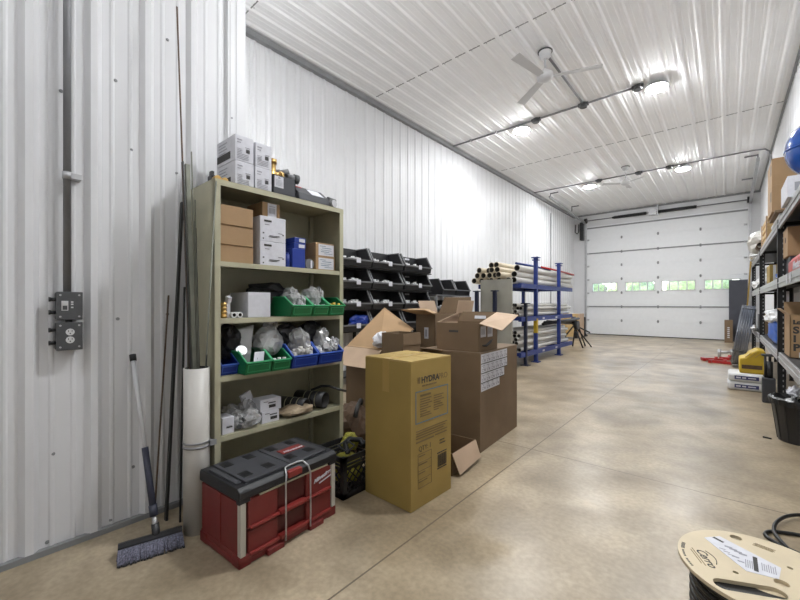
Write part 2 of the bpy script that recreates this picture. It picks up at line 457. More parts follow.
MB().box(-2.14, -1.92, YE-.12, YE-.02, 4.40, 4.62, .005).cyl((-2.03, YE-.15, 4.5), (-2.03, YE-.1, 4.5), .035, 12).box(-1.9, -1.86, YE-.16, YE-.02, 4.38, 4.72).build('center_bracket', 'galv', door)
MB().box(DX0-.22, DX0-.08, YE-.22, YE-.03, 3.75, 4.45, .01).build('door_opener', 'blk', door)
MB().tube([(DX0-.40, YE-.12, 4.4), (DX0-.42, YE-.12, 4.1), (DX0-.34, YE-.12, 4.02), (DX0-.28, YE-.12, 4.1), (DX0-.28, YE-.12, 4.4)], .02, 8).build('chain_hoist', 'blk', door)

# outdoors beyond the door's windows
struct(MB().box(-30, 30, YE+.2, 60, -.3, -.1).build('ground', 'grass'))
for i, (x, y, r_) in enumerate(((-7.0, 25, 1.3), (-4.0, 25, 1.0), (-1.1, 25, 1.25), (1.9, 25, 1.0))):
    t = thing('leafy_shrub', ['green shrub outdoors seen through the first door window from the left', 'low green shrub outdoors seen through the second door window from the left', 'tall yellow green shrub outdoors seen through the third door window', 'green shrub outdoors seen through the rightmost door window'][i], 'shrub', (x, y, -.1))
    MB().blob((x, y, 1.5+r_*.3), (r_, r_, r_*.8), 4, .5, 2.2, i).build('foliage', 'leaf', t)
    MB().cyl((x, y, -.1), (x, y, 1.4), .1, 8).build('trunk', 'rust', t)

# ================================================================== CEILING FITTINGS
def lensmat(k):
    m = bpy.data.materials.new('led_lens'); m.use_nodes = True
    N = m.node_tree.nodes; N.remove(N['Principled BSDF'])
    e = N.new('ShaderNodeEmission'); e.inputs[0].default_value = (.955, .98, 1, 1); e.inputs[1].default_value = k
    m.node_tree.links.new(e.outputs[0], N['Material Output'].inputs[0]); return m
M['lens'] = lensmat(152.); M['lens_fill'] = lensmat(19.); M['lens_key'] = lensmat(122.); M['lens_mid'] = lensmat(46.)
LIGHTS = [(-3.14, 7.40, 'round LED light beside the nearer conduit, left one of its pair'), (-.86, 7.36, 'round LED light at the right end of the nearer conduit'),
          (-3.10, 12.25, 'round LED light on the far conduit, left of the far fan'), (-.865, 12.22, 'round LED light on the far conduit, right of the far fan'),
          (-3.14, 1.75, 'round LED light above the stacked cartons, left of the walkway, out of view'), (-.62, 2.50, 'round LED light overhead near the cable reel, out of view'),
          (-.75, -.35, 'added round LED fill light straight above the camera position, out of view'), (-.75, -2.4, 'added round LED fill light behind the camera, toward the right wall'), (-1.9, -2.4, 'added round LED fill light behind the camera, toward the left wall')]  # last three are unseen fill lights, added to brighten the near area
for (x, y, lab) in LIGHTS:
    drop = 0 if y > 5 else .45                     # unseen fixtures lowered on added stems to throw light onto the ceiling
    hb_ = H - drop; hs_ = .004 if y > 5 else .05
    t = thing('ceiling_light', lab, 'ceiling light', (x, y, H-.02), 'round LED ceiling lights')
    MB().cyl((x, y, hb_-.089), (x, y, hb_-.062), .158, 32).cyl((x, y, hb_-.064), (x, y, hb_-.015), .09, 32).build('housing', 'white_pl', t)
    if drop: MB().cyl((x, y, hb_-.02), (x, y, H-.012), .012, 10).cyl((x, y, H-.035), (x, y, H-.015), .06, 16).build('added_stem', 'white_pl', t)
    z0 = hb_-.09
    MB().lathe([(.142, z0+.004), (.150, z0), (.150, z0-hs_), (.130, z0-hs_-.014), (.07, z0-hs_-.021), (.001, z0-hs_-.023)], (x, y, 0), 32).build('lens', 'lens' if y > 5 else 'lens_key' if y > 0 and x > -1 else 'lens_mid' if y > 0 else 'lens_fill', t)
def conduit(label, pts, boxes, r=.017, cl=()):
    t = thing('conduit', label, 'conduit', pts[0])
    MB().tube(pts, r, 10).build('pipe', 'emt', t)
    for (x, y, z) in boxes:
        MB().cyl((x, y, z-.055), (x, y, z+.02), .06, 14).box(x-.085, x+.085, y-.03, y+.03, z-.03, z+.02).build('junction_box', 'box_grey', t)
    for (x, y, z) in cl:
        MB().box(x-.015, x+.015, y-.04, y+.04, z-.02, z+.02).build('strap', 'galv', t)
    return t
zc = H-.04
conduit('grey conduit running across the ceiling under the nearer pair of lights', [(XL+.09, 7.24, zc), (-3.5, 7.24, zc), (-1.07, 7.22, zc)], [(-2.78, 7.24, zc), (-1.93, 7.23, zc), (-1.10, 7.22, zc)], cl=[(-4.2, 7.24, zc), (-3.6, 7.24, zc)])
conduit('grey conduit running lengthwise from the nearer fan mount to the cross conduit', [(-1.94, 5.50, zc), (-1.93, 7.15, zc)], [])
conduit('long grey conduit across the far ceiling that bends down the right wall', [(XL+.09, 11.95, zc), (-2.5, 11.95, zc), (.45, 11.95, zc), (.66, 11.98, zc-.01), (.735, 12.05, zc-.06), (.765, 12.1, zc-.2), (.768, 12.12, 3.9), (.768, 12.12, 3.0)], [(-2.78, 11.95, zc), (-1.80, 11.95, zc), (-1.12, 11.95, zc)])
def fan(label, x, y, zh, a0, rad=.72):
    t = thing('ceiling_fan', label, 'ceiling fan', (x, y, zh))
    MB().lathe([(.03, H-.12), (.07, H-.10), (.085, H-.03), (.085, H-.018)], (x, y, 0), 20).build('canopy', 'fan', t)
    MB().cyl((x, y, H-.03), (x, y, H-.018), .10, 20).build('mounting_plate', 'box_grey', t)
    MB().cyl((x, y, zh+.08), (x, y, H-.1), .013, 10).build('downrod', 'fan', t)
    MB().lathe([(.001, zh-.06), (.05, zh-.055), (.10, zh-.03), (.115, zh+.01), (.10, zh+.05), (.04, zh+.09), (.02, zh+.12)], (x, y, 0), 24).build('motor', 'fan', t)
    for k in range(3):
        a = R(a0+120*k); d = V((math.cos(a), math.sin(a), 0)); n = V((-d.y, d.x, .18)).normalized()
        p = V((x, y, zh)); q0, q1 = p + d*.09, p + d*rad
        MB().panel([q0 - n*.045, q1 - n*.065, q1 + n*.065, q0 + n*.045], .008).build('blade', 'fan', t)
fan('white three bladed ceiling fan hanging nearest the camera', -1.945, 5.40, 4.40, 20)
fan('white three bladed ceiling fan hanging at the far conduit', -2.0, 11.3, 4.34, -30, .55)

# ================================================================== NEAR WALL: conduit, boxes
t = thing('wall_conduit', 'vertical grey conduit on the white ribbed wall above the outlet boxes', 'conduit', (XN, .347, 1.26))
MB().cyl((-2.447, .347, 1.255), (-2.447, .347, H-.02), .0155, 14).build('pipe', 'emt', t)
MB().box(XN+.001, -2.43, .36, .40, 1.815, 1.84).cyl((-2.447, .347, 1.81), (-2.447, .347, 1.845), .02, 14).build('pipe_strap', 'galv', t)
def ebox(name, label, cat, z0, z1):
    t = thing(name, label, cat, (XN, .353, z0))
    MB().box(XN+.002, -2.425, .306, .400, z0, z1, .005).build('housing', 'box_grey', t)
    MB().box(-2.426, -2.418, .304, .402, z0-.002, z1+.002, .003).build('cover_plate', 'box_grey', t)
    for zz in (z0+.035, z1-.035):
        MB().cyl((-2.45, .285, zz), (-2.45, .307, zz), .0085, 10).cyl((-2.45, .280, zz), (-2.45, .287, zz), .011, 8).build('hub_plug', 'blk', t)
    for (yy, zz) in ((.318, z0+.014), (.388, z0+.014), (.318, z1-.014), (.388, z1-.014)):
        MB().cyl((-2.418, yy, zz), (-2.4155, yy, zz), .0045, 10).build('screw', 'galv', t)
    return t
t = ebox('switch_box', 'upper grey electrical box on the white wall with a toggle switch', 'switch', 1.125, 1.257)
MB().box(-2.418, -2.415, .322, .347, 1.168, 1.215).build('switch_plate', 'white_pl', t)
MB().box(-2.416, -2.413, .326, .343, 1.172, 1.192).build('switch_recess', 'box_grey', t)
MB().box(-2.416, -2.404, .330, .340, 1.195, 1.209, .001).build('toggle', 'white_pl', t)
for zz in (1.180, 1.195, 1.206):
    MB().box(-2.418, -2.4155, .357, .366, zz, zz+.007).build('marking', 'white_pl', t)
t = ebox('outlet_box', 'lower grey electrical box on the white wall with a duplex outlet', 'outlet', .978, 1.110)
for zz in (1.026, 1.064):
    o = MB().cyl((-2.418, .354, zz), (-2.4145, .354, zz), .0165, 20).build('receptacle', 'white_pl', t)
    MB().box(-2.4147, -2.4138, .346, .3485, zz, zz+.009).box(-2.4147, -2.4138, .3595, .362, zz, zz+.009).cyl((-2.4147, .354, zz-.007), (-2.4138, .354, zz-.007), .003, 8).build('slot', 'ink', o)
MB().cyl((-2.445, .353, 1.10), (-2.445, .353, 1.13), .014, 12).build('nipple', 'blk', t)

# ---- push broom
t = thing('push_broom', 'push broom with white and navy handle leaning on the white ribbed wall', 'broom', (-2.13, .61, 0))
hb, ht = V((-2.155, .640, .09)), V((-2.452, .618, .925))
def lp(f): return hb.lerp(ht, f)
MB().cyl(lp(.40), lp(.97), .0105, 14).build('handle', 'handle_w', t)
MB().cyl(lp(.06), lp(.44), .0155, 14).cyl(lp(.06), lp(.12), .019, 14).build('grip', 'grip', t)
MB().cyl(lp(.96), lp(1.0), .016, 14).build('end_cap', 'blk', t)
MB().cyl(lp(-.02), lp(.07), .012, 12).build('ferrule', 'galv', t)
hd = V((-2.100, .745, 0)) - V((-2.165, .490, 0)); hl = hd.length; hd.normalize(); hn = V((hd.y, -hd.x, 0))
c0 = V((-2.175, .490, 0))
blk_ = MB()
prof = [(-.045, .020), (.022, .044), (.020, .056), (-.005, .064), (-.047, .048)]
blk_.prism([c0 + hn*a + V((0, 0, z)) for a, z in prof], hd*hl)
blk_.cyl(lp(-.05) + V((0, 0, -.02)), lp(.02), .018, 12)
hb_o = blk_.build('head_block', 'blk', t)
br = MB(); bo = MB()
for i in range(46):
    for j in range(5):
        f = (i+.5)/46; a = -.032 + j*.014
        p = c0 + hd*hl*f + hn*a
        q = p + hn*(.048 + .35*a + random.uniform(-.005, .005)) + hd*random.uniform(-.005, .005)
        (bo if j == 0 else br).cyl(V((q.x, q.y, .001 if j else .0008)), V((p.x, p.y, .030+.36*(a+.03))), .0050, 5, .003)
        if j == 4: bo.cyl(V((q.x, q.y, .001)) + hn*.004, V((q.x, q.y, .008)) + hn*.001, .0052, 5, .004)
br.build('bristles', 'bristle', t); bo.build('outer_bristles', 'blk', t)

# ---- tall white pipe holding bar stock, strapped to the shelving
PC = V((-2.140, .828, 0))
t = thing('storage_pipe', 'tall white plastic pipe standing beside the shelving, holding metal strips', 'pipe', PC)
MB().pipe(PC, PC+V((0, 0, .862)), .0635, .006, 32).build('pipe_body', 'pvc', t)
hc = MB()
hc.lathe([(.0645, .445), (.0675, .445), (.0675, .457), (.0645, .457)], PC, 32, True).lathe([(.0645, .468), (.0675, .468), (.0675, .478), (.0645, .478)], PC, 32, True)
hc.box(-2.105, -2.078, .872, .905, .447, .476)
hc.build('hose_clamp', 'trim_grey', t)
def strip(label, top, bot, w, th, m='rod', prof='flat', grp=None, name='steel_strip'):
    if abs(bot[2]-.012) < 1e-6:                    # stands inside the white pipe and leans on its rim
        if top[0] < PC.x:
            dy = max(-.026, min(.026, (top[1]-.850)*.9)); k = top[2]/.862
            bot = (PC.x+.030, PC.y+dy*.8, .012); top = (bot[0]-.066*k, PC.y+dy*(.8+.2*k), top[2])
        else:
            bot = (PC.x, PC.y, .012); top = (PC.x+.030*top[2]/.862, PC.y+.034*top[2]/.862, top[2])
    b = MB()
    if prof == 'round': b.cyl(bot, top, w, 8)
    elif prof == 'angle':
        b.bar(bot, top, w, th, (0, 1, 0)); 
        d = V((0, w/2, 0)); b.bar(V(bot)+V((w/2, w/2, 0)), V(top)+V((w/2, w/2, 0)), th, w, (0, 1, 0))
    else: b.bar(bot, top, w, th, (0, 1, 0))
    o = b.build(name, m); cent(o)
    return tag(o, label, 'metal bar', grp)
strip('very long thin rusty rod rising highest from the white pipe up the wall', (-2.435, .826, 2.86), (-2.16, .812, .012), .0045, 0, 'rust', 'round', name='steel_rod')
strip('dark edged grey metal channel, leftmost of the strips in the white pipe', (-2.40, .826, 1.98), (-2.20, .788, .012), .022, .005, 'rod_dk', 'flat')
strip('wide grey green metal angle, second from left in the white pipe', (-2.38, .838, 1.97), (-2.19, .815, .012), .020, .004, 'rod', 'angle')
strip('thin grey metal strip standing in the white pipe, just taller than the shelving', (-2.36, .868, 2.05), (-2.165, .840, .012), .010, .004, 'rod')
strip('short dark green metal strip in the white pipe against the shelving side', (-2.22, .880, 1.62), (-2.15, .862, .012), .012, .004, 'rod_dk')
strip('broad pale green metal strip in the middle of the white pipe', (-2.33, .850, 1.72), (-2.15, .828, .012), .026, .004, 'rod')
strip('pale flat metal strip beside the broad pale green one in the white pipe', (-2.34, .874, 1.66), (-2.13, .846, .012), .018, .004, 'rod')
strip('dark metal channel behind the pale strips in the white pipe', (-2.40, .852, 1.55), (-2.19, .838, .012), .020, .006, 'rod_dk')
strip('narrow grey strip closest to the shelving side in the white pipe', (-2.27, .884, 1.78), (-2.145, .872, .012), .010, .004, 'rod')
strip('slim light grey rod leaning from the white pipe to the shelf front corner', (-2.066, .880, 1.86), (-2.128, .862, .012), .0045, .004, 'rod', 'round', name='steel_rod')
strip('dark stub of bar just poking above the white pipe rim at the right', (-2.12, .870, .93), (-2.150, .868, .012), .009, .006, 'rod_dk')
strip('black metal bar leaning on the wall between broom and white pipe', (-2.440, .862, 1.80), (-2.36, .752, 0.0), .028, .012, 'rod_dk', name='steel_bar')
strip('slim black bar behind the white pipe, bottom near the wall base', (-2.43, .872, 1.3), (-2.28, .795, 0.0), .012, .008, 'rod_dk', name='steel_bar')
strip('rusty brown flat bar standing on the floor against the wall near the broom head', (-2.455, .795, 1.25), (-2.40, .705, 0.0), .018, .004, 'rust', name='steel_bar')

# ================================================================== SHELVING UNIT AND ITS CONTENTS
SX0, SX1, SY0, SY1, SZ = -2.455, -2.08, .895, 1.795, 1.876
LV = [1.433, 1.121, .803, .478, .10]
t = thing('shelving_unit', 'cream green steel shelving unit loaded with cartons and bins', 'shelf', (SX0, (SY0+SY1)/2, 0))
for (a, c) in ((SY0, SY0+.004), (SY1-.004, SY1)):
    MB().box(SX0, SX1-.002, a, c, 0, SZ).build('side_panel', 'shelf', t)
MB().box(SX0, SX0+.003, SY0, SY1, 0.02, SZ).build('back_panel', 'shelf', t)
for (a, c) in ((SY0, SY0+.032), (SY1-.032, SY1)):
    MB().box(SX1-.003, SX1, a, c, 0, SZ).box(SX1-.03, SX1, a if a == SY0 else c-.003, a+.003 if a == SY0 else c, 0, SZ).build('post', 'shelf', t)
    MB().box(SX0, SX0+.03, a, c, 0, SZ).build('post', 'shelf', t)
MB().box(SX0, SX1+.002, SY0, SY1, SZ-.002, SZ).box(SX1-.001, SX1+.002, SY0, SY1, SZ-.032, SZ).build('top', 'shelf', t)
for z in LV:
    MB().box(SX0+.004, SX1-.004, SY0+.005, SY1-.005, z-.002, z).box(SX1-.006, SX1-.003, SY0+.005, SY1-.005, z-.028, z).box(SX0+.005, SX0+.008, SY0+.005, SY1-.005, z-.028, z).build('shelf_board', 'shelf', t)

def carton(name, label, x0, x1, y0, y1, z0, z1, m='card', cat='box', grp=None, seam=True, bev=.003):
    t = thing(name, label, cat, ((x0+x1)/2, (y0+y1)/2, z0), grp)
    MB().box(x0, x1, y0, y1, z0, z1, bev).build('carton_body', m, t)
    if seam:
        ym = (y0+y1)/2
        MB().box(x0+.002, x1-.002, ym-.02, ym+.02, z1-.0008, z1+.0012).build('tape', 'tape', t)
    return t
PX = V((1, 0, 0)); PY = V((0, 1, 0)); PZ = V((0, 0, 1))
# top: four white cartons
e = SZ+.0005
for (y0, y1, z0, z1, lab) in ((1.030, 1.142, e, e+.148, 'white printed carton on top of the shelving, lower left of four'), (1.150, 1.258, e, e+.144, 'white printed carton on top of the shelving, lower right of four'),
                              (1.028, 1.140, e+.1485, e+.297, 'white printed carton on top of the shelving, upper left of four'), (1.152, 1.258, e+.1445, e+.290, 'white printed carton on top of the shelving, upper right of four')):
    t = carton('white_carton', lab, -2.36, -2.125, y0, y1, z0, z1, 'paper', grp='white cartons on the shelving top', seam=False)
    h = z1-z0; w = y1-y0
    rc = [(.012, h-.03, .03, .006), (.012, h-.045, .022, .004)] + [(.012+.002*(k % 2), h*.45-.009*k, .028, .003) for k in range(3)] + [(.06, h*.55, .03, .004)] + [(.012, .012+.009*k, .07, .003) for k in range(4)]
    lines('printed_text', 'ink_grey', t, (-2.125, y0, z0), PY, PZ, rc)
    lines('barcode', 'ink', t, (-2.125, y0, z0), PY, PZ, [(w*.58+.004*k, h*.36, .0025, .022) for k in range(6)])
    if y0 < 1.1:
        decal('black_band', 'ink', t, (-2.35, y0, z0+.02), PX, PZ, .17, .042)
        lines('printed_text', 'ink_grey', t, (-2.35, y0, z0), PX, PZ, [(.02, h-.03-.018*k, .11-.02*(k % 2), .005) for k in range(4)])
# black valve at the left end of the top
t = thing('pipe_valve', 'black and brass valve lying on the shelving top at the left end', 'valve', (-2.21, .955, e))
MB().box(-2.245, -2.185, .925, .975, e, e+.05, .006).box(-2.23, -2.20, .93, .945, e+.05, e+.075).build('valve_body', 'blk', t)
MB().cyl((-2.19, .945, e+.022), (-2.15, .945, e+.022), .02, 12).cyl((-2.19, .985, e+.022), (-2.15, .985, e+.022), .017, 12).build('brass_port', 'brass', t)
# open charcoal bin with brass and black fittings
def openbox(mb, x0, x1, y0, y1, z0, z1, t_=.004):
    mb.box(x0, x1, y0, y1, z0, z0+t_).box(x0, x0+t_, y0, y1, z0, z1).box(x1-t_, x1, y0, y1, z0, z1).box(x0, x1, y0, y0+t_, z0, z1).box(x0, x1, y1-t_, y1, z0, z1)
    return mb
t = thing('storage_bin', 'charcoal open bin with white label on the shelving top beside white cartons', 'bin', (-2.23, 1.35, e))
openbox(MB(), -2.36, -2.125, 1.268, 1.428, e, e+.128).build('bin_body', 'blk_case', t)
decal('paper_label', 'paper', t, (-2.125, 1.278, e+.052), PY, PZ, .062, .070)
lines('printed_text', 'ink_grey', t, (-2.125, 1.278, e+.052), PY, PZ, [(.008, .012+.008*k, .045, .002) for k in range(5)] + [(.025, .055, .014, .01)], lift=.002)
t = thing('brass_fitting', 'brass elbow fitting sticking up out of the charcoal bin', 'pipe fitting', (-2.17, 1.30, e+.005))
MB().cyl((-2.17, 1.285, e+.004), (-2.17, 1.285, e+.21), .026, 12).cyl((-2.17, 1.285, e+.205), (-2.17, 1.285, e+.23), .034, 6).build('elbow_body', 'brass', t)
MB().cyl((-2.17, 1.29, e+.14), (-2.17, 1.345, e+.145), .020, 12).cyl((-2.17, 1.34, e+.145), (-2.17, 1.36, e+.147), .027, 6).build('side_port', 'brass', t)
t = thing('pipe_fitting', 'black threaded fittings poking out of the charcoal bin at its right end', 'pipe fitting', (-2.17, 1.41, e+.004))
MB().cyl((-2.22, 1.40, e+.004), (-2.22, 1.38, e+.17), .018, 10).cyl((-2.22, 1.36, e+.17), (-2.19, 1.42, e+.19), .023, 10).cyl((-2.18, 1.40, e+.145), (-2.17, 1.46, e+.15), .026, 10).build('tee_body', 'blk_rim', t)
MB().cyl((-2.17, 1.445, e+.15), (-2.168, 1.475, e+.15), .031, 10).cyl((-2.222, 1.345, e+.168), (-2.212, 1.37, e+.173), .028, 10).build('collar', 'box_grey', t)
# wedge case
t = thing('tool_case', 'black wedge shaped case with a paper and red sticker on the shelving top', 'case', (-2.24, 1.54, e))
MB().prism([(-2.36, 1.445, e), (-2.105, 1.445, e), (-2.115, 1.445, e+.055), (-2.20, 1.445, e+.118), (-2.36, 1.445, e+.12)], (0, .245, 0)).build('case_body', 'blk_case', t, .004)
sl = (V((-2.115, 0, e+.055)) - V((-2.20, 0, e+.118)))*-1
decal('paper_sheet', 'paper', t, V((-2.1165, 1.555, e+.057)), PY, sl, .095, .085, .002)
decal('red_sticker', 'red_case', t, V((-2.185, 1.47, e+.108)) , PY, sl, .05, .014, .002)
t = thing('pipe_fitting', 'grey and black coupling at the right end of the shelving top', 'pipe fitting', (-2.15, 1.735, e))
MB().cyl((-2.19, 1.715, e+.032), (-2.11, 1.73, e+.032), .032, 14).cyl((-2.14, 1.70, e+.06), (-2.14, 1.765, e+.055), .022, 10).build('coupling_body', 'blk_rim', t)
MB().cyl((-2.112, 1.73, e+.032), (-2.10, 1.732, e+.032), .026, 14).build('port', 'galv', t)

# level 1
e = LV[0]+.0005
for i, (z0, z1) in enumerate(((0, .098), (.0985, .208), (.2085, .318))):
    t = carton('brown_carton', ['plain brown carton on the top inner shelf, lowest of three', 'plain brown carton on the top inner shelf, middle of three', 'plain brown carton on the top inner shelf, topmost of three'][i], -2.40, -2.118+.006*i, .905, 1.135-.004*i, e+z0, e+z1, 'card', grp='plain brown cartons on the top inner shelf', seam=False)
    MB().box(-2.4, -2.12, .91, 1.12, e+z1-.0006, e+z1+.0008).build('lid_seam', 'card_dark', t) if i == 2 else None
for i, (z0, z1) in enumerate(((0, .147), (.1475, .30))):
    t = carton('white_carton', ['white carton of supplies on the top inner shelf, lower of two', 'white carton of supplies on the top inner shelf, upper of two'][i], -2.36, -2.118, 1.178, 1.352, e+z0, e+z1, 'paper', grp='white cartons on the top inner shelf', seam=False)
    lines('printed_text', 'ink', t, (-2.118, 1.178, e+z0), PY, PZ, [(.025, .118, .05, .012), (.03, .10, .03, .003), (.06, .035, .07, .004), (.055, .028, .06, .003), (.016, .045, .010, .008), (.016, .012, .008, .008), (.15, .045, .008, .008), (.12, .055, .03, .003)])
t = carton('small_carton', 'small tan carton with white label on top of the two white cartons', -2.33, -2.14, 1.205, 1.325, e+.3005, e+.392, 'card', seam=False)
decal('paper_label', 'paper', t, (-2.14, 1.24, e+.305), PY, PZ, .06, .082)
lines('printed_text', 'ink_grey', t, (-2.14, 1.24, e+.305), PY, PZ, [(.008+.009*k, .02, .004, .035) for k in range(5)] + [(.008, .062, .04, .004)], lift=.002)
for i, (y0, y1, z0, z1) in enumerate(((1.402, 1.50, 0, .128), (1.415, 1.505, .1285, .165), (1.418, 1.505, .1655, .20))):
    t = carton('blue_box', ['blue box standing on the top inner shelf beside white cartons, lowest', 'small blue box with white label, middle of the blue stack', 'small blue box with white label, topmost of the blue stack'][i], -2.30, -2.12, y0, y1, e+z0, e+z1, 'blue_b', grp='blue boxes on the top inner shelf', seam=False)
    if i: decal('paper_label', 'paper', t, (-2.12, y0+.035, e+z0+.006), PY, PZ, .045, .022)
MB_ = MB().cyl((-2.14, 1.375, e), (-2.14, 1.375, e+.085), .016, 14).cyl((-2.14, 1.375, e+.085), (-2.14, 1.375, e+.095), .012, 14)
tag(cent(MB_.build('glue_bottle', 'blue_b')), 'slim blue bottle between the white cartons and blue boxes', 'bottle')
t = thing('roll_of_tape', 'small dark roll with white core between the blue and brown boxes', 'roll', (-2.15, 1.55, e))
MB().cyl((-2.2, 1.545, e+.035), (-2.13, 1.545, e+.035), .035, 18).build('roll_body', 'blk_rim', t)
MB().box(-2.131, -2.128, 1.55, 1.562, e+.01, e+.06).build('paper_tab', 'paper', t)
for i, (z0, z1) in enumerate(((0, .094), (.0945, .19))):
    t = carton('parts_carton', ['brown carton with printed white label, lower one at the shelf right end', 'brown carton with printed white label, upper one at the shelf right end'][i], -2.40, -2.125, 1.590, 1.757-.006*i, e+z0, e+z1, 'card', grp='labelled brown cartons at the right of the top inner shelf', seam=False)
    decal('paper_label', 'paper', t, (-2.125, 1.612, e+z0+.008), PY, PZ, .132, .078)
    lines('printed_text', 'ink_blue', t, (-2.125, 1.612, e+z0+.008), PY, PZ, [(.01, .062, .05, .004), (.03, .05, .08, .004), (.02, .036, .09, .003), (.02, .024, .07, .004), (.05, .012, .07, .003)], lift=.002)

# bins
def make_bin(name, w, d, h, fh, m, rim, label, cat, loc, grp=None, tagc=None, rimw=.007):
    """stacking bin, front towards +X at x=0"""
    t = thing(name, label, cat, loc, grp)
    x, y, z = loc; th = .004
    b = MB()
    poly = [(-d, 0), (-.02, 0), (0, fh), (-.012, fh), (-.30*d, h*.98), (-.34*d, h), (-d, h)]
    for yy in (y-w/2, y+w/2-th):
        b.prism([(x+px, yy, z+pz) for px, pz in poly], (0, th, 0))
    b.box(x-d, x-.02, y-w/2, y+w/2, z, z+th).box(x-d, x-d+th, y-w/2, y+w/2, z, z+h)
    b.prism([(x-.02, y-w/2, z), (x, y-w/2, z+fh), (x-th, y-w/2, z+fh), (x-.02-th, y-w/2, z)], (0, w, 0))
    b.build('bin_body', m, t)
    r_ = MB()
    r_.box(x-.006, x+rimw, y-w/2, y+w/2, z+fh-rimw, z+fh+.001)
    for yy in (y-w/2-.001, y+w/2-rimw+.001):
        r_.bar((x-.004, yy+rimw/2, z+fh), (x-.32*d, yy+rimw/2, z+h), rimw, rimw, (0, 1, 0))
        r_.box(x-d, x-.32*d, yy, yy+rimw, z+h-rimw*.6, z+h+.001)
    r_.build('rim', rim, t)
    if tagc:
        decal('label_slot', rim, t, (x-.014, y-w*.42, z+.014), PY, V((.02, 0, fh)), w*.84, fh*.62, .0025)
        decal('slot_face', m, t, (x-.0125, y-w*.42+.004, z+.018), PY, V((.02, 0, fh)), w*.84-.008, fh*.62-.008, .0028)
    return t
def bag(name, label, c, size, seed, m='bag', amp=.35, fr=2.3, grp=None, cat='bag', sub=3):
    o = MB().blob(c, size, sub, amp, fr, seed, flat=size[2]*.85).build(name, m)
    return tag(cent(o), label, cat, grp)
def fitting(label, p, grp, s=.02, m='white_pl', rot=0.):
    a = V((math.cos(rot), math.sin(rot), 0))
    p = V(p)
    b = MB().cyl(p - a*s*1.6 + V((0, 0, s)), p + a*s*1.6 + V((0, 0, s)), s*.8, 10).cyl(p - a*s*1.9 + V((0, 0, s)), p - a*s*1.1 + V((0, 0, s)), s, 10).cyl(p + V((0, 0, s*.9)), p + V((0, 0, s*2.5)), s*.75, 10)
    return tag(cent(b.build('pipe_fitting', m)), label, 'pipe fitting', grp)

e = LV[1]+.0005
# level 2
for i in range(4):
    o = MB().cyl((-2.13, .966, e+.022*i), (-2.13, .966, e+.022*i+.021), .015, 6).cyl((-2.13, .966, e+.022*i+.003), (-2.13, .966, e+.022*i+.018), .017, 12).build('brass_coupling', 'brass')
    tag(cent(o), 'brass coupling in the small upright stack at the left end of the second shelf', 'pipe fitting', 'stacked brass couplings on the second shelf')
tag(cent(MB().obox((-2.135, .995, e+.105), (.03, .022, .034), (.1, .4, .2), .002).box(-2.15, -2.13, .985, 1.002, e, e+.09).build('tagged_part', 'paper')), 'small white tagged part behind the brass couplings on the second shelf', 'tag')
for i, yy in enumerate((1.012, 1.046)):
    t = thing('pipe_fitting', ['white round pipe cap on the second shelf, left of two', 'white round pipe cap on the second shelf, right of two'][i], 'pipe fitting', (-2.11, yy, e), 'white pipe caps on the second shelf')
    MB().pipe((-2.20, yy, e+.0165), (-2.10, yy, e+.0165), .0165, .007, 18).build('cap_body', 'white_pl', t)
    MB().cyl((-2.15, yy, e+.0165), (-2.149, yy, e+.0165), .0095, 14).build('cap_shade_disc', 'pipe_shade', t)  # dark disc in the bore stands for the shade inside
carton('white_carton', 'plain white carton on the second shelf left of the green bins', -2.33, -2.11, 1.098, 1.242, e, e+.148, 'paper', seam=False)
gb = [('green stacking bin on the second shelf, left of three', 1.335, 1.488, -2.015), ('green stacking bin on the second shelf, middle of three', 1.492, 1.622, -2.015), ('green stacking bin on the second shelf, right of three with yellow parts', 1.626, 1.756, -2.015)]
for (lab, y0, y1, xf) in gb:
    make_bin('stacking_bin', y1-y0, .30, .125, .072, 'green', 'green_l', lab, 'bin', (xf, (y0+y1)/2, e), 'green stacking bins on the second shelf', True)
bag('clear_bag', 'clear bag of grey fittings in the left green bin of the second shelf', (-2.14, 1.40, e+.115), (.075, .05, .065), 1)
bag('clear_bag', 'clear bag of pale fittings in the middle green bin of the second shelf', (-2.12, 1.545, e+.12), (.07, .05, .075), 2)
bag('clear_bag', 'clear bag with blue print standing behind the right green bin', (-2.15, 1.635, e+.118), (.035, .03, .075), 3)
bag('dark_bag', 'dark crumpled bag of parts at the back of the second shelf', (-2.33, 1.36, e+.135), (.09, .16, .075), 4, 'blk')
bag('clear_bag', 'clear bag of white tube ends leaning in the left green bin', (-2.10, 1.44, e+.085), (.05, .035, .055), 6)
for k, (yy, xx, zz) in enumerate(((1.41, -2.06, .03), (1.44, -2.075, .05), (1.39, -2.09, .05), (1.455, -2.06, .028))):
    fitting('pale fitting heaped in the left green bin on the second shelf', (xx, yy, e+zz), 'fittings in the left green bin', .016, 'white_pl', k)
for k in range(5):
    fitting('yellow fitting in the right green bin on the second shelf', (-2.055-.02*(k % 2), 1.65+.02*k, e+.042+.006*(k % 3)), 'yellow fittings in the right green bin', .014, 'yellow', k*1.1)
for k, (yy, xx) in enumerate(((1.53, -2.06), (1.57, -2.07), (1.60, -2.06))):
    fitting('grey blue fitting in the middle green bin on the second shelf', (xx, yy, e+.036), 'fittings in the middle green bin', .016, 'paper', k*.8)

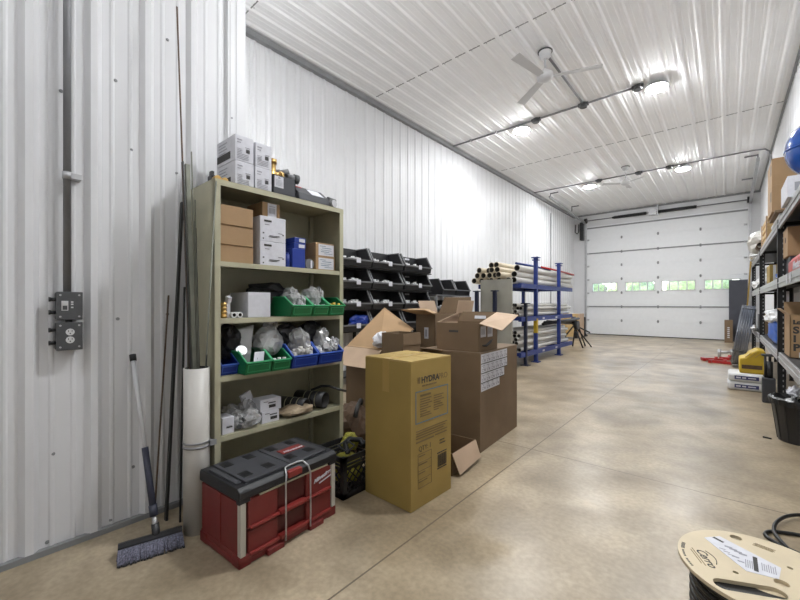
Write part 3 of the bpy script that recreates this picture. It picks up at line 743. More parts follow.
# level 3
e = LV[2]+.0005
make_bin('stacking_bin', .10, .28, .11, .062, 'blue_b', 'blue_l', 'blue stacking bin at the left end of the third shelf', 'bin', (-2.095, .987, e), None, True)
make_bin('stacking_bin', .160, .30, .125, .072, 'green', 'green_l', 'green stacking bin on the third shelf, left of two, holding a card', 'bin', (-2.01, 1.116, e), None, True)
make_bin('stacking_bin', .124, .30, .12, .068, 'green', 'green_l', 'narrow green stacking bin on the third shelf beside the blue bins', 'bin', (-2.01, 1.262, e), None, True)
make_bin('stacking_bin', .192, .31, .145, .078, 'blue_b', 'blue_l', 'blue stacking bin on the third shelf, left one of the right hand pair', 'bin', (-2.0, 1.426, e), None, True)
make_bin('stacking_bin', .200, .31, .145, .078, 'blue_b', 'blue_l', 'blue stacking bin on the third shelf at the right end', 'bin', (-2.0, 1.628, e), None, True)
bag('dark_bag', 'dark bag of couplings behind the left green bin on the third shelf', (-2.26, 1.05, e+.165), (.10, .075, .11), 11, 'blk')
t = thing('clear_sleeve', 'upright clear plastic sleeve behind the left green bin on the third shelf', 'bag', (-2.2, 1.08, e+.005))
MB().panel([(-2.17, 1.05, e+.006), (-2.16, 1.13, e+.006), (-2.20, 1.18, e+.27), (-2.22, 1.07, e+.24)], .004).build('sleeve_sheet', 'bag', t)
MB().cyl((-2.19, 1.075, e+.10), (-2.14, 1.075, e+.13), .032, 14).cyl((-2.143, 1.075, e+.128), (-2.135, 1.075, e+.133), .022, 14).build('ring_fitting', 'galv', t)
t = thing('info_card', 'white card with dark holes leaning in the left green bin', 'card', (-2.08, 1.13, e+.006))
MB().panel([(-2.035, 1.085, e+.008), (-2.04, 1.15, e+.008), (-2.09, 1.19, e+.115), (-2.085, 1.125, e+.115)], .003).build('card_sheet', 'paper', t)
lines('printed_text', 'ink', t, (-2.041, 1.10, e+.030), V((-.05, .04, .0)) + V((0, .06, 0)), V((-.05, .038, .107)), [(.012, .03, .008, .012), (.015, .05, .008, .012)], lift=.003)
bag('clear_bag', 'big round clear bag of white fittings behind the narrow green bin', (-2.17, 1.255, e+.165), (.085, .088, .10), 12, 'bag', .22)
tag(cent(MB().sphere((-2.17, 1.25, e+.145), (.055, .06, .06), 20, 12).build('round_fitting', 'white_pl')), 'round white fitting inside the big clear bag on the third shelf', 'pipe fitting')
bag('clear_bag', 'twisted top of clear plastic standing above the round bag on the third shelf', (-2.19, 1.29, e+.265), (.03, .045, .045), 13, 'bag', .5)
for k, (yy, xx) in enumerate(((1.23, -2.05), (1.27, -2.06), (1.295, -2.045))):
    fitting('white fitting lying in the narrow green bin on the third shelf', (xx, yy, e+.035), 'fittings in the narrow green bin', .015, 'white_pl', k)
bag('clear_bag', 'clear bag of beige parts in the left blue bin of the pair', (-2.12, 1.45, e+.15), (.08, .06, .09), 14, 'bag', .4)
bag('dark_bag', 'dark glossy bag at the back of the left blue bin of the pair', (-2.22, 1.42, e+.19), (.06, .085, .075), 15, 'blk')
bag('dark_bag', 'dark bag at the back of the rightmost blue bin', (-2.21, 1.60, e+.20), (.06, .08, .075), 16, 'blk')
for k in range(6):
    fitting('beige fitting heaped in the left blue bin of the pair', (-2.05-.03*(k % 2), 1.37+.023*k, e+.05+.016*(k % 3)), 'fittings in the left blue bin of the pair', .018, 'pvc', k*.9)
for k in range(6):
    fitting('white fitting heaped in the rightmost blue bin', (-2.05-.03*(k % 2), 1.565+.025*k, e+.055+.022*(k % 3)), 'fittings in the rightmost blue bin', .02, 'white_pl', k*1.3)
bag('clear_bag', 'clear bag standing among the white fittings of the rightmost blue bin', (-2.10, 1.62, e+.15), (.06, .05, .085), 17, 'bag', .45)
bag('clear_bag', 'small clear bag in front of the rightmost blue bin contents', (-2.05, 1.68, e+.12), (.04, .035, .05), 18, 'bag', .45)

# level 4
e = LV[3]+.0005
t = carton('white_carton', 'small white carton at the left front of the fourth shelf', -2.20, -2.10, .945, 1.012, e, e+.092, 'paper', seam=False)
lines('printed_text', 'ink', t, (-2.10, .945, e), PY, PZ, [(.022, .034, .034, .006), (.022, .042, .03, .002)])
for i, (y0, y1, z0, z1) in enumerate(((1.185, 1.300, 0, .072), (1.175, 1.315, .0725, .145))):
    t = carton('white_carton', ['small white printed carton, lower of two on the fourth shelf', 'small white printed carton, upper of two on the fourth shelf'][i], -2.22+.01*i, -2.11, y0, y1, e+z0, e+z1, 'paper', grp='small printed cartons on the fourth shelf', seam=False)
    lines('printed_text', 'ink', t, (-2.11, y0, e+z0), PY, PZ, [(.055, .018, .045, .018), (.05, .045, .05, .006), (.02, .055, .03, .003)])
for i, (c, s_, m_) in enumerate((((-2.14, 1.05, e+.05), (.045, .045, .05), 'bag'), ((-2.12, 1.11, e+.055), (.05, .06, .055), 'bag'), ((-2.24, 1.06, e+.06), (.07, .06, .06), 'bag'), ((-2.2, 1.14, e+.075), (.06, .05, .075), 'bag'))):
    bag('clear_bag', ['clear bag of grey bits beside the small white carton on the fourth shelf', 'clear bag of blue grey parts left of the printed cartons on the fourth shelf', 'clear bag further back at the left of the fourth shelf', 'clear bag behind the printed cartons on the fourth shelf'][i], c, s_, 20+i, m_, .4)
for k in range(9):
    fitting('dark grey fitting in the clear bags at the left of the fourth shelf', (-2.12-.03*(k % 3), 1.04+.014*k, e+.01+.03*(k % 2)), 'grey fittings on the fourth shelf', .017, 'box_grey', k*.7)
tag(cent(MB().obox((-2.22, 1.15, e+.14), (.02, .075, .085), (.3, -.2, .2), .003).box(-2.26, -2.20, 1.13, 1.17, e, e+.10).build('tilted_carton', 'paper')), 'tilted pale carton behind the printed cartons on the fourth shelf', 'box')
bag('tan_sack', 'flat tan plastic sack on the fourth shelf right of the cartons', (-2.14, 1.44, e+.03), (.08, .12, .035), 26, 'tan', .25)
for i, (yy, xx, r_) in enumerate(((1.475, -2.20, .046), (1.62, -2.19, .055))):
    t = thing('black_canister', ['black canister with pale straps lying on the fourth shelf, left of two', 'black canister with open end lying on the fourth shelf, right of two'][i], 'canister', (xx, yy, e))
    z_ = e+r_+(.045 if i == 0 else .0)
    z_ = e + r_ + .0035
    MB().pipe((xx-.12, yy-.05, z_), (xx+.09, yy+.03, z_), r_, .008, 20).build('canister_body', 'blk', t)
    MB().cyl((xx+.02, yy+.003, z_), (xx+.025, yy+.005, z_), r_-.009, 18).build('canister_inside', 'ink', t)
    for f in (.35, .55, .75):
        p = V((xx-.12, yy-.05, z_)).lerp(V((xx+.09, yy+.03, z_)), f); q = V((xx-.12, yy-.05, z_)).lerp(V((xx+.09, yy+.03, z_)), f+.03)
        MB().cyl(p, q, r_+.003, 20, None, False).build('strap', 'shelf', t)
tag(cent(MB().tube([(-2.22, 1.62, e+.115), (-2.18, 1.68, e+.14), (-2.12, 1.70, e+.145), (-2.06, 1.735, e+.125), (-2.045, 1.79, e+.105)], .009, 8).build('black_hose', 'rubber')), 'black hose end hanging out over the front of the fourth shelf', 'hose')

# ================================================================== RED TOOLBOX
TX0, TX1, TY0, TY1 = -2.062, -1.715, .845, 1.405
t = thing('toolbox', 'red two drawer toolbox with black lid on the floor before the shelving', 'toolbox', (-1.89, 1.125, 0))
MB().box(TX0+.01, TX1-.012, TY0+.012, TY1-.012, .022, .295, .006).build('case', 'red_d', t)
MB().box(TX0+.01, TX1-.02, TY0+.006, TY0+.02, .03, .29, .003).box(TX0+.01, TX1-.02, TY0+.004, TY0+.02, .03, .06).box(TX0+.17, TX0+.19, TY0+.003, TY0+.02, .03, .29).build('side_wall', 'red', t)
bs = MB().box(TX0, TX1+.004, TY0, TY1, .004, .034, .006)
bs.box(TX1-.03, TX1+.022, TY0+.13, TY0+.22, 0, .028, .005).box(TX1-.03, TX1+.022, TY1-.19, TY1-.10, 0, .028, .005)
for (xx, yy) in ((TX0, TY0), (TX0, TY1-.06), (TX1-.06, TY0), (TX1-.06, TY1-.06)): bs.box(xx, xx+.064, yy, yy+.06, 0, .05, .006)
bs.build('base', 'red_l' if False else 'red', t)
for (z0, z1) in ((.040, .150), (.160, .292)):
    dr = MB().box(TX1-.014, TX1, TY0+.045, TY0+.195, z0, z1, .004).box(TX1-.014, TX1, TY1-.20, TY1-.035, z0, z1, .004).box(TX1-.02, TX1-.012, TY0+.19, TY1-.19, z0, z1)
    do = dr.build('drawer', 'red', t)
    MB().box(TX1-.012, TX1+.012, TY0+.05, TY1-.04, z0, z0+.014, .003).box(TX1-.012, TX1+.022, TY0+.20, TY1-.21, z0+.002, z0+.020, .004).build('drawer_pull', 'red_l', do)
    MB().box(TX1-.013, TX1-.009, TY0+.20, TY1-.205, z0+.03, z1-.01).build('drawer_recess', 'red_d', do)
for yy in (TY0+.006, TY1-.032):
    MB().box(TX1-.022, TX1+.005, yy, yy+.026, .05, .292, .003).build('corner_post', 'post_grey', t)
lid = MB().prism([(TX0, TY0, .300), (TX1, TY0, .300), (TX1+.008, TY0, .312), (TX1+.008, TY0, .338), (TX1-.012, TY0, .356), (TX0+.012, TY0, .356), (TX0, TY0, .342)], (0, TY1-TY0, 0)).box(TX1-.02, TX1+.006, TY0-.002, TY0+.055, .285, .345, .004).box(TX1-.02, TX1+.006, TY1-.05, TY1+.002, .285, .345, .004).build('lid', 'lid', t, .005)
cl = MB()
cl.box(TX0+.03, TX1-.03, TY0+.05, TY0+.27, .3555, .366, .003).box(TX0+.03, TX1-.03, TY0+.29, TY1-.04, .3555, .366, .003).box(TX0+.02, TX1-.02, TY0+.272, TY0+.288, .3555, .3615)
cl.box(TX0+.06, TX1-.05, TY0+.015, TY0+.042, .3555, .364, .004)
clo = cl.build('lid_ridges', 'lid2', lid)
for (xx, yy) in ((TX0+.08, TY0+.09), (TX0+.08, TY0+.21), (TX0+.08, TY0+.34), (TX0+.08, TY0+.46), (TX1-.10, TY0+.09), (TX1-.10, TY0+.21), (TX1-.10, TY0+.34), (TX1-.10, TY0+.46)):
    MB().box(xx-.03, xx+.03, yy-.024, yy+.024, .365, .3675, .003).cyl((xx+.012, yy, .3665), (xx+.012, yy, .3685), .014, 12).build('cleat', 'cleat', lid)
bd = MB().box(-1.925, -1.865, TY0+.335, TY0+.475, .366, .370, .002).build('badge', 'red_l', lid)
text('Milwaukee', .028, (-1.872, TY0+.345, .3705), PY, V((-1, 0, 0)), 'paper', 'badge_lettering', bd, .35, bold=.0006)
text('Milwaukee', .027, (TX1+.001, TY1-.150, .225), V((0, 1, .22)), PZ, 'paper', 'logo_lettering', t, .3, bold=.0012)
MB().obox((TX1+.002, TY1-.075, .224), (.0016, .085, .006), (.21, 0, 0)).build('logo_swash', 'paper', t)
lt = MB().box(TX1-.03, TX1+.018, TY0+.245, TY0+.325, .318, .350, .005).build('latch', 'red_l', t)
ya, yb = TY0+.222, TY0+.368
MB().tube([(TX1+.024, ya, .03), (TX1+.026, ya, .10), (TX1+.024, ya, .31), (TX1+.018, ya+.008, .345), (TX1-.01, ya+.02, .366), (TX1-.015, ya+.05, .369), (TX1-.015, yb-.05, .369), (TX1-.01, yb-.02, .366), (TX1+.018, yb-.008, .345), (TX1+.024, yb, .31), (TX1+.026, yb, .10), (TX1+.024, yb, .03)], .0042, 8).build('wire_bail', 'galv', t)
MB().box(TX1-.005, TX1+.003, TY0+.10, TY1-.06, .293, .301).build('lid_gasket', 'shelf', t)
t.rotation_euler = (0, 0, R(3.5)); t.location = (-1.868, 1.104, 0); t.scale = (1.06, 1.05, 1.02)

# ---- black milk crate with hi-vis gear
CX0, CX1, CY0, CY1, CH = -2.074, -1.772, 1.53, 1.84, .255
t = thing('milk_crate', 'black lattice milk crate on the floor between toolbox and yellowish carton', 'crate', ((CX0+CX1)/2, (CY0+CY1)/2, 0))
cr = MB().box(CX0, CX1, CY0, CY1, .0, .012)
for z0, z1 in ((.0, .035), (.175, .19), (.20, .212), (.222, .255)):
    cr.box(CX0, CX1, CY0, CY0+.010, z0, z1).box(CX0, CX1, CY1-.010, CY1, z0, z1).box(CX0, CX0+.010, CY0, CY1, z0, z1).box(CX1-.010, CX1, CY0, CY1, z0, z1)
for (xx, yy) in ((CX0, CY0), (CX0, CY1-.03), (CX1-.03, CY0), (CX1-.03, CY1-.03)): cr.box(xx, xx+.03, yy, yy+.03, 0, CH)
cr.build('crate_frame', 'blk', t)
la = MB()
for k in range(-3, 8):
    for sgn in (1, -1):
        a0 = .03 + k*.05; a1 = a0 + sgn*.14
        def clip(p0, p1):
            (u0, z0), (u1, z1) = p0, p1
            lo, hi = .012, .298
            if u0 == u1: return None
            ts = [0., 1.]
            f0, f1 = (lo-u0)/(u1-u0), (hi-u0)/(u1-u0)
            ta, tb = max(0, min(f0, f1)), min(1, max(f0, f1))
            if tb-ta < .05: return None
            return (u0+(u1-u0)*ta, z0+(z1-z0)*ta), (u0+(u1-u0)*tb, z0+(z1-z0)*tb)
        r_ = clip((a0, .033), (a1, .178))
        if r_:
            (u0, z0), (u1, z1) = r_
            for yy in (CY0+.005, CY1-.005): la.bar((CX0+u0, yy, z0), (CX0+u1, yy, z1), .006, .007, (0, 1, 0))
            for xx in (CX0+.005, CX1-.005): la.bar((xx, CY0+u0, z0), (xx, CY0+u1, z1), .007, .006, (1, 0, 0))
la.build('crate_lattice', 'blk', t)
bag('safety_vest', 'bundle of fluorescent yellow cloth filling the milk crate', (-1.922, 1.685, .115), (.105, .105, .095), 31, 'hivis', .2, cat='safety vest')
bag('safety_vest', 'fluorescent yellow bundle rising highest out of the milk crate', (-1.95, 1.745, .262), (.055, .055, .058), 32, 'hivis', .35, cat='safety vest')
t = thing('black_tool', 'black strap and buckle lying across the yellow cloth in the crate', 'strap', (-1.84, 1.62, .25))
MB().tube([(-1.80, 1.59, .27), (-1.86, 1.62, .30), (-1.90, 1.69, .305), (-1.86, 1.76, .29), (-1.80, 1.73, .272)], .017, 8).build('strap_loop', 'blk', t)
MB().tube([(-1.80, 1.585, .275), (-1.87, 1.57, .30), (-1.86, 1.63, .325), (-1.795, 1.645, .30)], .006, 6, True).build('buckle', 'box_grey', t)

# ================================================================== CARTONS ON THE FLOOR
def rot_place(t, loc, rz): t.location = loc; t.rotation_euler = (0, 0, R(rz))
# yellowish tall carton
t = thing('tall_carton', 'tall yellowish brown carton with printed side, standing nearest on the floor', 'box')
W1, D1, H1 = .385, .402, .868
MB().box(-W1, 0, 0, D1, 0, H1-.004, .004).build('carton_body', 'card_olive', t)
fa = MB().box(-W1+.002, -.001, .002, D1/2-.002, H1-.004, H1, .001).build('top_flap', 'card_olive', t)
MB().box(-W1+.002, -.001, D1/2+.002, D1-.002, H1-.004, H1, .001).build('top_flap', 'card_olive', t)
MB().box(-W1/2-.012-.03, -W1/2-.012+.03, -.0012, .0, H1-.20, H1-.002).build('tape', 'tape', t) if False else None
MB().box(-W1*.52-.028, -W1*.52+.028, -.0015, .001, H1-.20, H1+.001).box(-W1*.52-.028, -W1*.52+.028, 0, D1, H1-.0005, H1+.0012).build('tape', 'tape', t)
X_ = .0
pr, pu = PY, PZ
text('HYDRA', .050, (X_, .095, .732), pr, pu, 'ink', 'brand_lettering', t, bold=.0018, sx=1.04)
text('PRO', .050, (X_, .265, .732), pr, pu, 'ink_brown', 'brand_lettering', t, sx=1.0)
lines('logo_mark', 'ink_brown', t, (X_, 0, 0), pr, pu, [(.060, .733, .006, .037), (.072, .733, .010, .037), (.060, .752, .022, .006)])
lines('printed_tagline', 'ink_brown', t, (X_, 0, 0), pr, pu, [(.10, .710, .03, .009), (.135, .710, .028, .009), (.168, .710, .04, .009), (.212, .710, .03, .009)])
fr = [(.040, .682, .325, .006), (.040, .498, .325, .006), (.040, .498, .006, .19), (.359, .498, .006, .19)]
lines('printed_frame', 'ink_blue', t, (X_, 0, 0), pr, pu, fr)
tx = [(.085, .652, .10, .012)]
tx += [(.085, .634-.0145*k, (.105, .09, .11, .075, .10, .06, .095, .105)[k], .006) for k in range(8)]
tx += [(.215, .634-.0145*k, (.10, .085, .105, .07, .09, .10, .05)[k], .006) for k in range(7)]
tx += [(.045, .452-.0145*k, .31-.02*(k % 3), .0055) for k in range(4)] + [(.045, .385, .17, .009), (.23, .389, .12, .007)]
lines('printed_text', 'ink_brown', t, (X_, 0, 0), pr, pu, tx)
text('QTY: 1', .040, (X_, .07, .332), pr, pu, 'ink', 'quantity_lettering', t)
bx = []
for k in range(5): bx += [(.062, .315-.050*k, .13, .003)]
bx += [(.062, .115, .003, .203), (.190, .115, .003, .203)] + [(.070, .300-.05*k, .06+.02*(k % 2), .006) for k in range(4)]
lines('printed_table', 'ink_brown', t, (X_, 0, 0), pr, pu, bx)
bc = [(.255+.0068*k, .185, (.0025, .004, .003)[k % 3], .075) for k in range(14)] + [(.25, .268, .10, .007), (.25, .172, .10, .006), (.275, .345, .05, .006), (.275, .325, .06, .006)]
lines('barcode', 'ink', t, (X_, 0, 0), pr, pu, bc)
rot_place(t, (-1.372, 1.69, 0), -1.5)

# big brown carton with label sheet
def open_carton(mb, w, d, h, t_=.006, inner=True):
    mb.box(-w, 0, 0, d, 0, t_).box(-w, -w+t_, 0, d, 0, h).box(-t_, 0, 0, d, 0, h).box(-w, 0, 0, t_, 0, h).box(-w, 0, d-t_, d, 0, h)
    return mb
t = thing('large_carton', 'large brown carton with a grid of white labels, behind the yellowish carton', 'box')
W2, D2, H2 = .56, .84, .805
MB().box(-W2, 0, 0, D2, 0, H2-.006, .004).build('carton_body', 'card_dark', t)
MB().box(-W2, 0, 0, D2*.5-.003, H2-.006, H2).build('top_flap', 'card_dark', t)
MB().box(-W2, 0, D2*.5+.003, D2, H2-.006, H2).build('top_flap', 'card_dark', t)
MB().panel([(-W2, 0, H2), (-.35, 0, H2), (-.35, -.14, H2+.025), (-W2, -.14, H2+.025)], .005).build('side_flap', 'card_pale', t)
lb = [(.015, .715, .56, .077), (.015, .637, .56, .076), (.015, .559, .49, .076), (.015, .490, .38, .067)]
for (u, z, w_, h_) in lb:
    decal('label_strip', 'paper', t, (0, u, z), PY, PZ, w_, h_, .0012)
pt = []
for r_, (u0, z, w_, h_) in enumerate(lb):
    for k in range(int(w_/.093)):
        u = u0 + .01 + k*.093
        pt += [(u+.005, z+.056, .05, .006), (u+.03, z+.040, .012, .010), (u+.005, z+.028, .04, .005), (u+.012, z+.012, .02, .008), (u+.05, z+.014, .022, .018)]
lines('printed_text', 'ink_grey', t, (0, 0, 0), PY, PZ, pt, lift=.0014)
lines('cut_line', 'ink', t, (0, 0, 0), PY, PZ, [(.015, .711, .56, .007), (.015, .633, .56, .007), (.015, .555, .49, .007)], lift=.0014)
rot_place(t, (-1.50, 2.73, 0), 4)

# open carton sitting on it
t = thing('open_carton', 'open brown carton with one flap spread, sitting on the large carton', 'box')
W3, D3, H3 = .40, .36, .235
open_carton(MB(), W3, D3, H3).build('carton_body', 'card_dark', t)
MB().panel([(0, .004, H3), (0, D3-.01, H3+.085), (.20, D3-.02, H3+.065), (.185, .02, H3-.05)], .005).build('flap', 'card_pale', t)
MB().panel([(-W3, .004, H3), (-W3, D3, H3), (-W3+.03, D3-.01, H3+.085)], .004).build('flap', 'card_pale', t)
MB().panel([(-W3+.005, D3, H3), (-.004, D3, H3), (-.004, D3+.02, H3+.088), (-W3+.05, D3+.02, H3+.088)], .005).build('back_flap', 'card_dark', t)
MB().panel([(-W3+.007, .007, .05), (-W3+.007, D3-.007, .05), (-W3+.007, D3-.007, H3-.001), (-W3+.007, .007, H3-.001)], .002).build('inner_lining', 'card_pale', t)
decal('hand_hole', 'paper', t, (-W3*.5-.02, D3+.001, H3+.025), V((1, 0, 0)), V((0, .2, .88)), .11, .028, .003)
decal('hand_print', 'ink', t, (-.28, 0, .155), V((1, 0, 0)), PZ, .09, .018, .001)
MB().tube([(.001, .06, .05), (.001, .13, .045), (.001, .21, .07), (.001, .26, .09)], [.006, .012, .014, .004], 6).build('printed_swoosh', 'ink', t)
for k in range(2):
    decal('paper_label', 'paper', t, (0, .03+.13*k, .12-.005*k), PY, PZ, .10, .09)
    lines('printed_text', 'ink_grey', t, (0, .03+.13*k, .12), PY, PZ, [(.01+.018*j, .02, .009, .05) for j in range(4)], lift=.0016)
rot_place(t, (-1.525, 2.755, H2+.0008), 3)

# small low tray on floor
t = thing('open_tray', 'low open cardboard tray on the floor between the two big cartons', 'box')
open_carton(MB(), .24, .36, .155).build('carton_body', 'card_dark', t)
MB().panel([(0, .0, .155), (0, .36, .155), (.045, .355, .035), (.05, .02, .015)], .005).build('flap', 'card_pale', t)
rot_place(t, (-1.45, 2.24, 0), 3)

# carton with big raised tan flap
t = thing('open_carton', 'open tan carton with large raised flap, behind the yellowish carton', 'box', (-2.5, 2.65, 0))
b = MB(); x0, x1, y0, y1, hh = -2.74, -2.29, 2.40, 2.88, .80
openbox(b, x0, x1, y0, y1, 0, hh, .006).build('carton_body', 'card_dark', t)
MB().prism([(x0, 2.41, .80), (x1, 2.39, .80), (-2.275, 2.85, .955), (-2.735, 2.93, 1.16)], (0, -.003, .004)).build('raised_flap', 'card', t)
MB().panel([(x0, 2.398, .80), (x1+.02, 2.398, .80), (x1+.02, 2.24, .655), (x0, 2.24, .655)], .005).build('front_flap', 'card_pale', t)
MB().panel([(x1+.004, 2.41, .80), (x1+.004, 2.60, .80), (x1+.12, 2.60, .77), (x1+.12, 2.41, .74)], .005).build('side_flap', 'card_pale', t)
bag('paper_bag', 'crumpled white paper lying against the raised tan flap', (-2.305, 2.42, .882), (.045, .085, .075), 41, 'paper', .4, cat='paper')

# small dark open carton on the edge of the large carton
t = thing('open_carton', 'small dark brown open carton in front of the tall labelled carton', 'box', (-2.0, 2.5, 0))
b = openbox(MB(), -2.16, -1.93, 2.28, 2.50, .0, .965, .005)
b.build('carton_body', 'card_dark', t)
MB().panel([(-1.93, 2.28, .965), (-1.93, 2.50, .965), (-1.925, 2.50, .87), (-1.925, 2.28, .87)], .004).build('folded_flap', 'card_dark', t)

# tall carton with label
t = thing('open_carton', 'tall brown open carton with small white label, behind the small dark one', 'box', (-2.17, 3.2, 0))
openbox(MB(), -2.37, -2.135, 3.0, 3.4, 0, 1.10, .006).build('carton_body', 'card_dark', t)
MB().panel([(-2.37, 3.0, 1.10), (-2.135, 3.0, 1.10), (-2.11, 2.80, 1.145), (-2.40, 2.80, 1.145)], .005).build('flap', 'card', t)
MB().panel([(-2.37, 3.0, 1.10), (-2.37, 3.38, 1.10), (-2.50, 3.35, 1.15), (-2.50, 3.02, 1.15)], .005).build('flap', 'card', t)
decal('paper_label', 'paper', t, (-2.265, 3.0, .86), V((1, 0, 0)), PZ, .05, .11, .0015)
lines('printed_text', 'ink_grey', t, (-2.265, 3.0, .86), V((1, 0, 0)), PZ, [(.014, .02, .02, .07)], lift=.002)
# dark carton behind
t = thing('open_carton', 'open brown carton with back flap standing up, farthest back of the cartons', 'box', (-2.52, 3.8, 0))
openbox(MB(), -2.80, -2.30, 3.62, 4.0, 0, 1.10, .006).build('carton_body', 'card_dark', t)
MB().panel([(-2.78, 4.0, 1.10), (-2.32, 4.0, 1.10), (-2.34, 4.03, 1.285), (-2.72, 4.03, 1.285)], .005).build('back_flap', 'card_dark', t)
MB().panel([(-2.80, 3.64, 1.10), (-2.80, 3.98, 1.10), (-2.84, 3.98, 1.24), (-2.84, 3.64, 1.24)], .005).build('side_flap', 'card_pale', t)
MB().panel([(-2.30, 3.64, 1.10), (-2.30, 3.98, 1.10), (-2.27, 3.98, 1.24), (-2.27, 3.64, 1.24)], .005).build('side_flap', 'card_pale', t)
# dark bundle between shelf and cartons
bag('dark_bag', 'dark brown bundle on the floor behind the milk crate', (-2.28, 2.05, .20), (.16, .15, .20), 44, 'rust', .25)
tag(cent(MB().tube([(-2.10, 1.93, .36), (-2.13, 1.98, .42), (-2.19, 2.07, .44), (-2.26, 2.14, .41), (-2.32, 2.18, .33)], .018, 8).build('black_hose', 'rubber')), 'black hose lying over the dark bundle behind the milk crate', 'hose')

# ================================================================== BLACK BINS ON THE FAR LEFT WALL
t = thing('bin_rack', 'dark rack on the left wall carrying rows of large black bins', 'rack', (-4.5, 4.4, 0))
for yy in (2.94, 3.62, 4.28, 5.06, 5.88):
    MB().box(-4.70, -4.66, yy-.02, yy+.02, 0, 2.07).build('post', 'blk', t)
for z in (.79, 1.12, 1.45, 1.78):
    MB().box(-4.66, -4.28, 2.92, 5.90, z-.022, z-.006).build('shelf_rail', 'blk', t)
MB().box(-4.66, -4.28, 2.92, 5.90, .10, .13).build('shelf_rail', 'blk', t)
cols = [(3.98-.34+.02, .62), (4.655, .72), (5.455, .76)]
cn = ['left', 'middle', 'right']; rn = ['top', 'second', 'third', 'bottom']
for r_, z in enumerate((1.78, 1.45, 1.12, .79)):
    for c_, (yc, w) in enumerate(((3.93, .64), (4.645, .745), (5.45, .77))):
        nm = '%s row, %s column' % (rn[r_], cn[c_])
        bt = make_bin('black_bin', w, .36, .304, .100, 'blk', 'blk_rim', 'large black bin on the left wall rack, ' + nm, 'bin', (-4.235, yc, z), 'large black bins on the left wall', False, .022)
        decal('card_tag', 'paper', bt, (-4.213, yc-.03, z+.045), PY, PZ, .085, .075, .003)
        if r_ < 3:
            if c_ == 2: decal('inside_tag', 'paper', bt, (-4.588, yc+.02, z+.25), PY, PZ, .13, .03, .003)
            for k in range(4 if c_ < 2 else 3):
                fitting('white fitting in the black bin of the ' + nm, (-4.335-.05*(k % 2), yc-.25+.125*k, z+.055), 'white fittings in the black bin of the ' + nm, .038, 'white_pl', 1.2+.5*(k % 2)+.2*r_)
bag('blue_bag', 'blue plastic bag in the bottom left black bin', (-4.33, 4.05, .93), (.08, .2, .10), 51, 'blue_b', .35)
t = thing('utility_stand', 'grey metal stand between the black bin rack and the pipe rack', 'stand', (-4.45, 6.6, 0))
for (xx, yy) in ((-4.24, 6.0), (-4.24, 7.2), (-4.66, 6.0), (-4.66, 7.2)): MB().box(xx-.015, xx+.015, yy-.015, yy+.015, 0, 1.36).build('leg', 'galv', t)
MB().box(-4.68, -4.22, 5.98, 7.22, 1.36, 1.385).build('top', 'blk_rim', t)
MB().box(-4.68, -4.22, 5.98, 7.22, 1.0, 1.02).build('lower_shelf', 'blk_rim', t)
for i, (yc, w) in enumerate(((6.46, .46), (7.0, .54))):
    bt = make_bin('black_bin', w, .36, .32, .11, 'blk', 'blk_rim', ['black bin on the grey stand, left of two', 'black bin on the grey stand, right of two'][i], 'bin', (-4.24, yc, 1.386), 'black bins on the grey stand', False, .02)
    decal('inside_tag', 'paper', bt, (-4.596, yc-.07, 1.386+.24), PY, PZ, .17, .04, .003)
make_bin('black_bin', .5, .34, .26, .10, 'blk', 'blk_rim', 'black bin on the lower shelf of the grey stand', 'bin', (-4.24, 6.3, 1.021), None, False, .02)
fitting('white fitting in the lower black bin on the grey stand', (-4.30, 6.25, 1.08), None, .04)

# ================================================================== PIPE RACK
t = thing('pipe_rack', 'blue steel rack along the left wall stacked with plastic pipe', 'rack', (-3.6, 8.4, 0))
RX0, RX1 = -3.86, -3.0
def post(x, y, z1, m, r_=.042):
    return MB().box(x-r_, x+r_, y-r_, y+r_, 0.015, z1).box(x-.075, x+.075, y-.075, y+.075, 0, .015).box(x-.07, x+.07, y-.07, y+.07, z1, z1+.02).box(x-.06, x+.06, y-.06, y+.06, z1-.05, z1-.03).build('post', m, t)
for y, z1 in ((7.80, 2.15), (9.22, 2.14)):
    post(RX1, y, z1, 'rackblue', .034); post(RX0, y, 1.57, 'rackblue', .034)
post(RX1+.02, 7.22, 1.20, 'racknavy', .028)
post(RX0, 10.05, 1.57, 'rackblue', .034)
MB().box(RX1-.036, RX1+.036, 7.764, 7.836, .60, .90).build('yellow_sleeve', 'yellow', t)
for z in (.26, .95, 1.60):
    y1 = 10.15
    MB().box(RX1-.03, RX1+.03, 7.0, y1, z-.09, z+.0).build('beam', 'rackblue', t)
    MB().box(RX0-.03, RX0+.03, 7.0, y1, z-.09, z+.0).build('beam', 'rackblue', t)
    for y in (7.06, 7.8, 9.22, 10.05):
        MB().box(RX0, RX1, y-.03, y+.03, z-.07, z-.01).build('cross_beam', 'rackblue', t)
    for y in (8.1, 8.9):
        decal('white_tag', 'paper', t, (RX1+.03, y, z-.07), PY, PZ, .12, .04, .002) if z < 1 else None
def hexpipes(z0, r_, ncol, nrow, x1, y0, y1, m, label, grp, jit=.12, name='plastic_pipe'):
    proto = None
    for j in range(nrow):
        for i in range(ncol - (j % 2)):
            x = x1 - r_ - i*2.02*r_ - (j % 2)*r_
            z = z0 + r_ + j*r_*1.75
            dy = random.uniform(-jit, jit)
            if proto is None:
                proto = MB().pipe((0, 0, 0), (0, y1-y0, 0), r_, r_*.13, 14).build(name, m)
                o = proto
            else:
                o = proto.copy(); COL.objects.link(o)
            o.location = (x, y0+dy, z); tag(o, label, 'pipe', grp)
hexpipes(.262, .039, 8, 6, -3.045, 7.15, 10.05, 'pvc', 'white plastic pipe lying in the bottom tier of the blue pipe rack', 'white pipes in the bottom tier of the pipe rack')
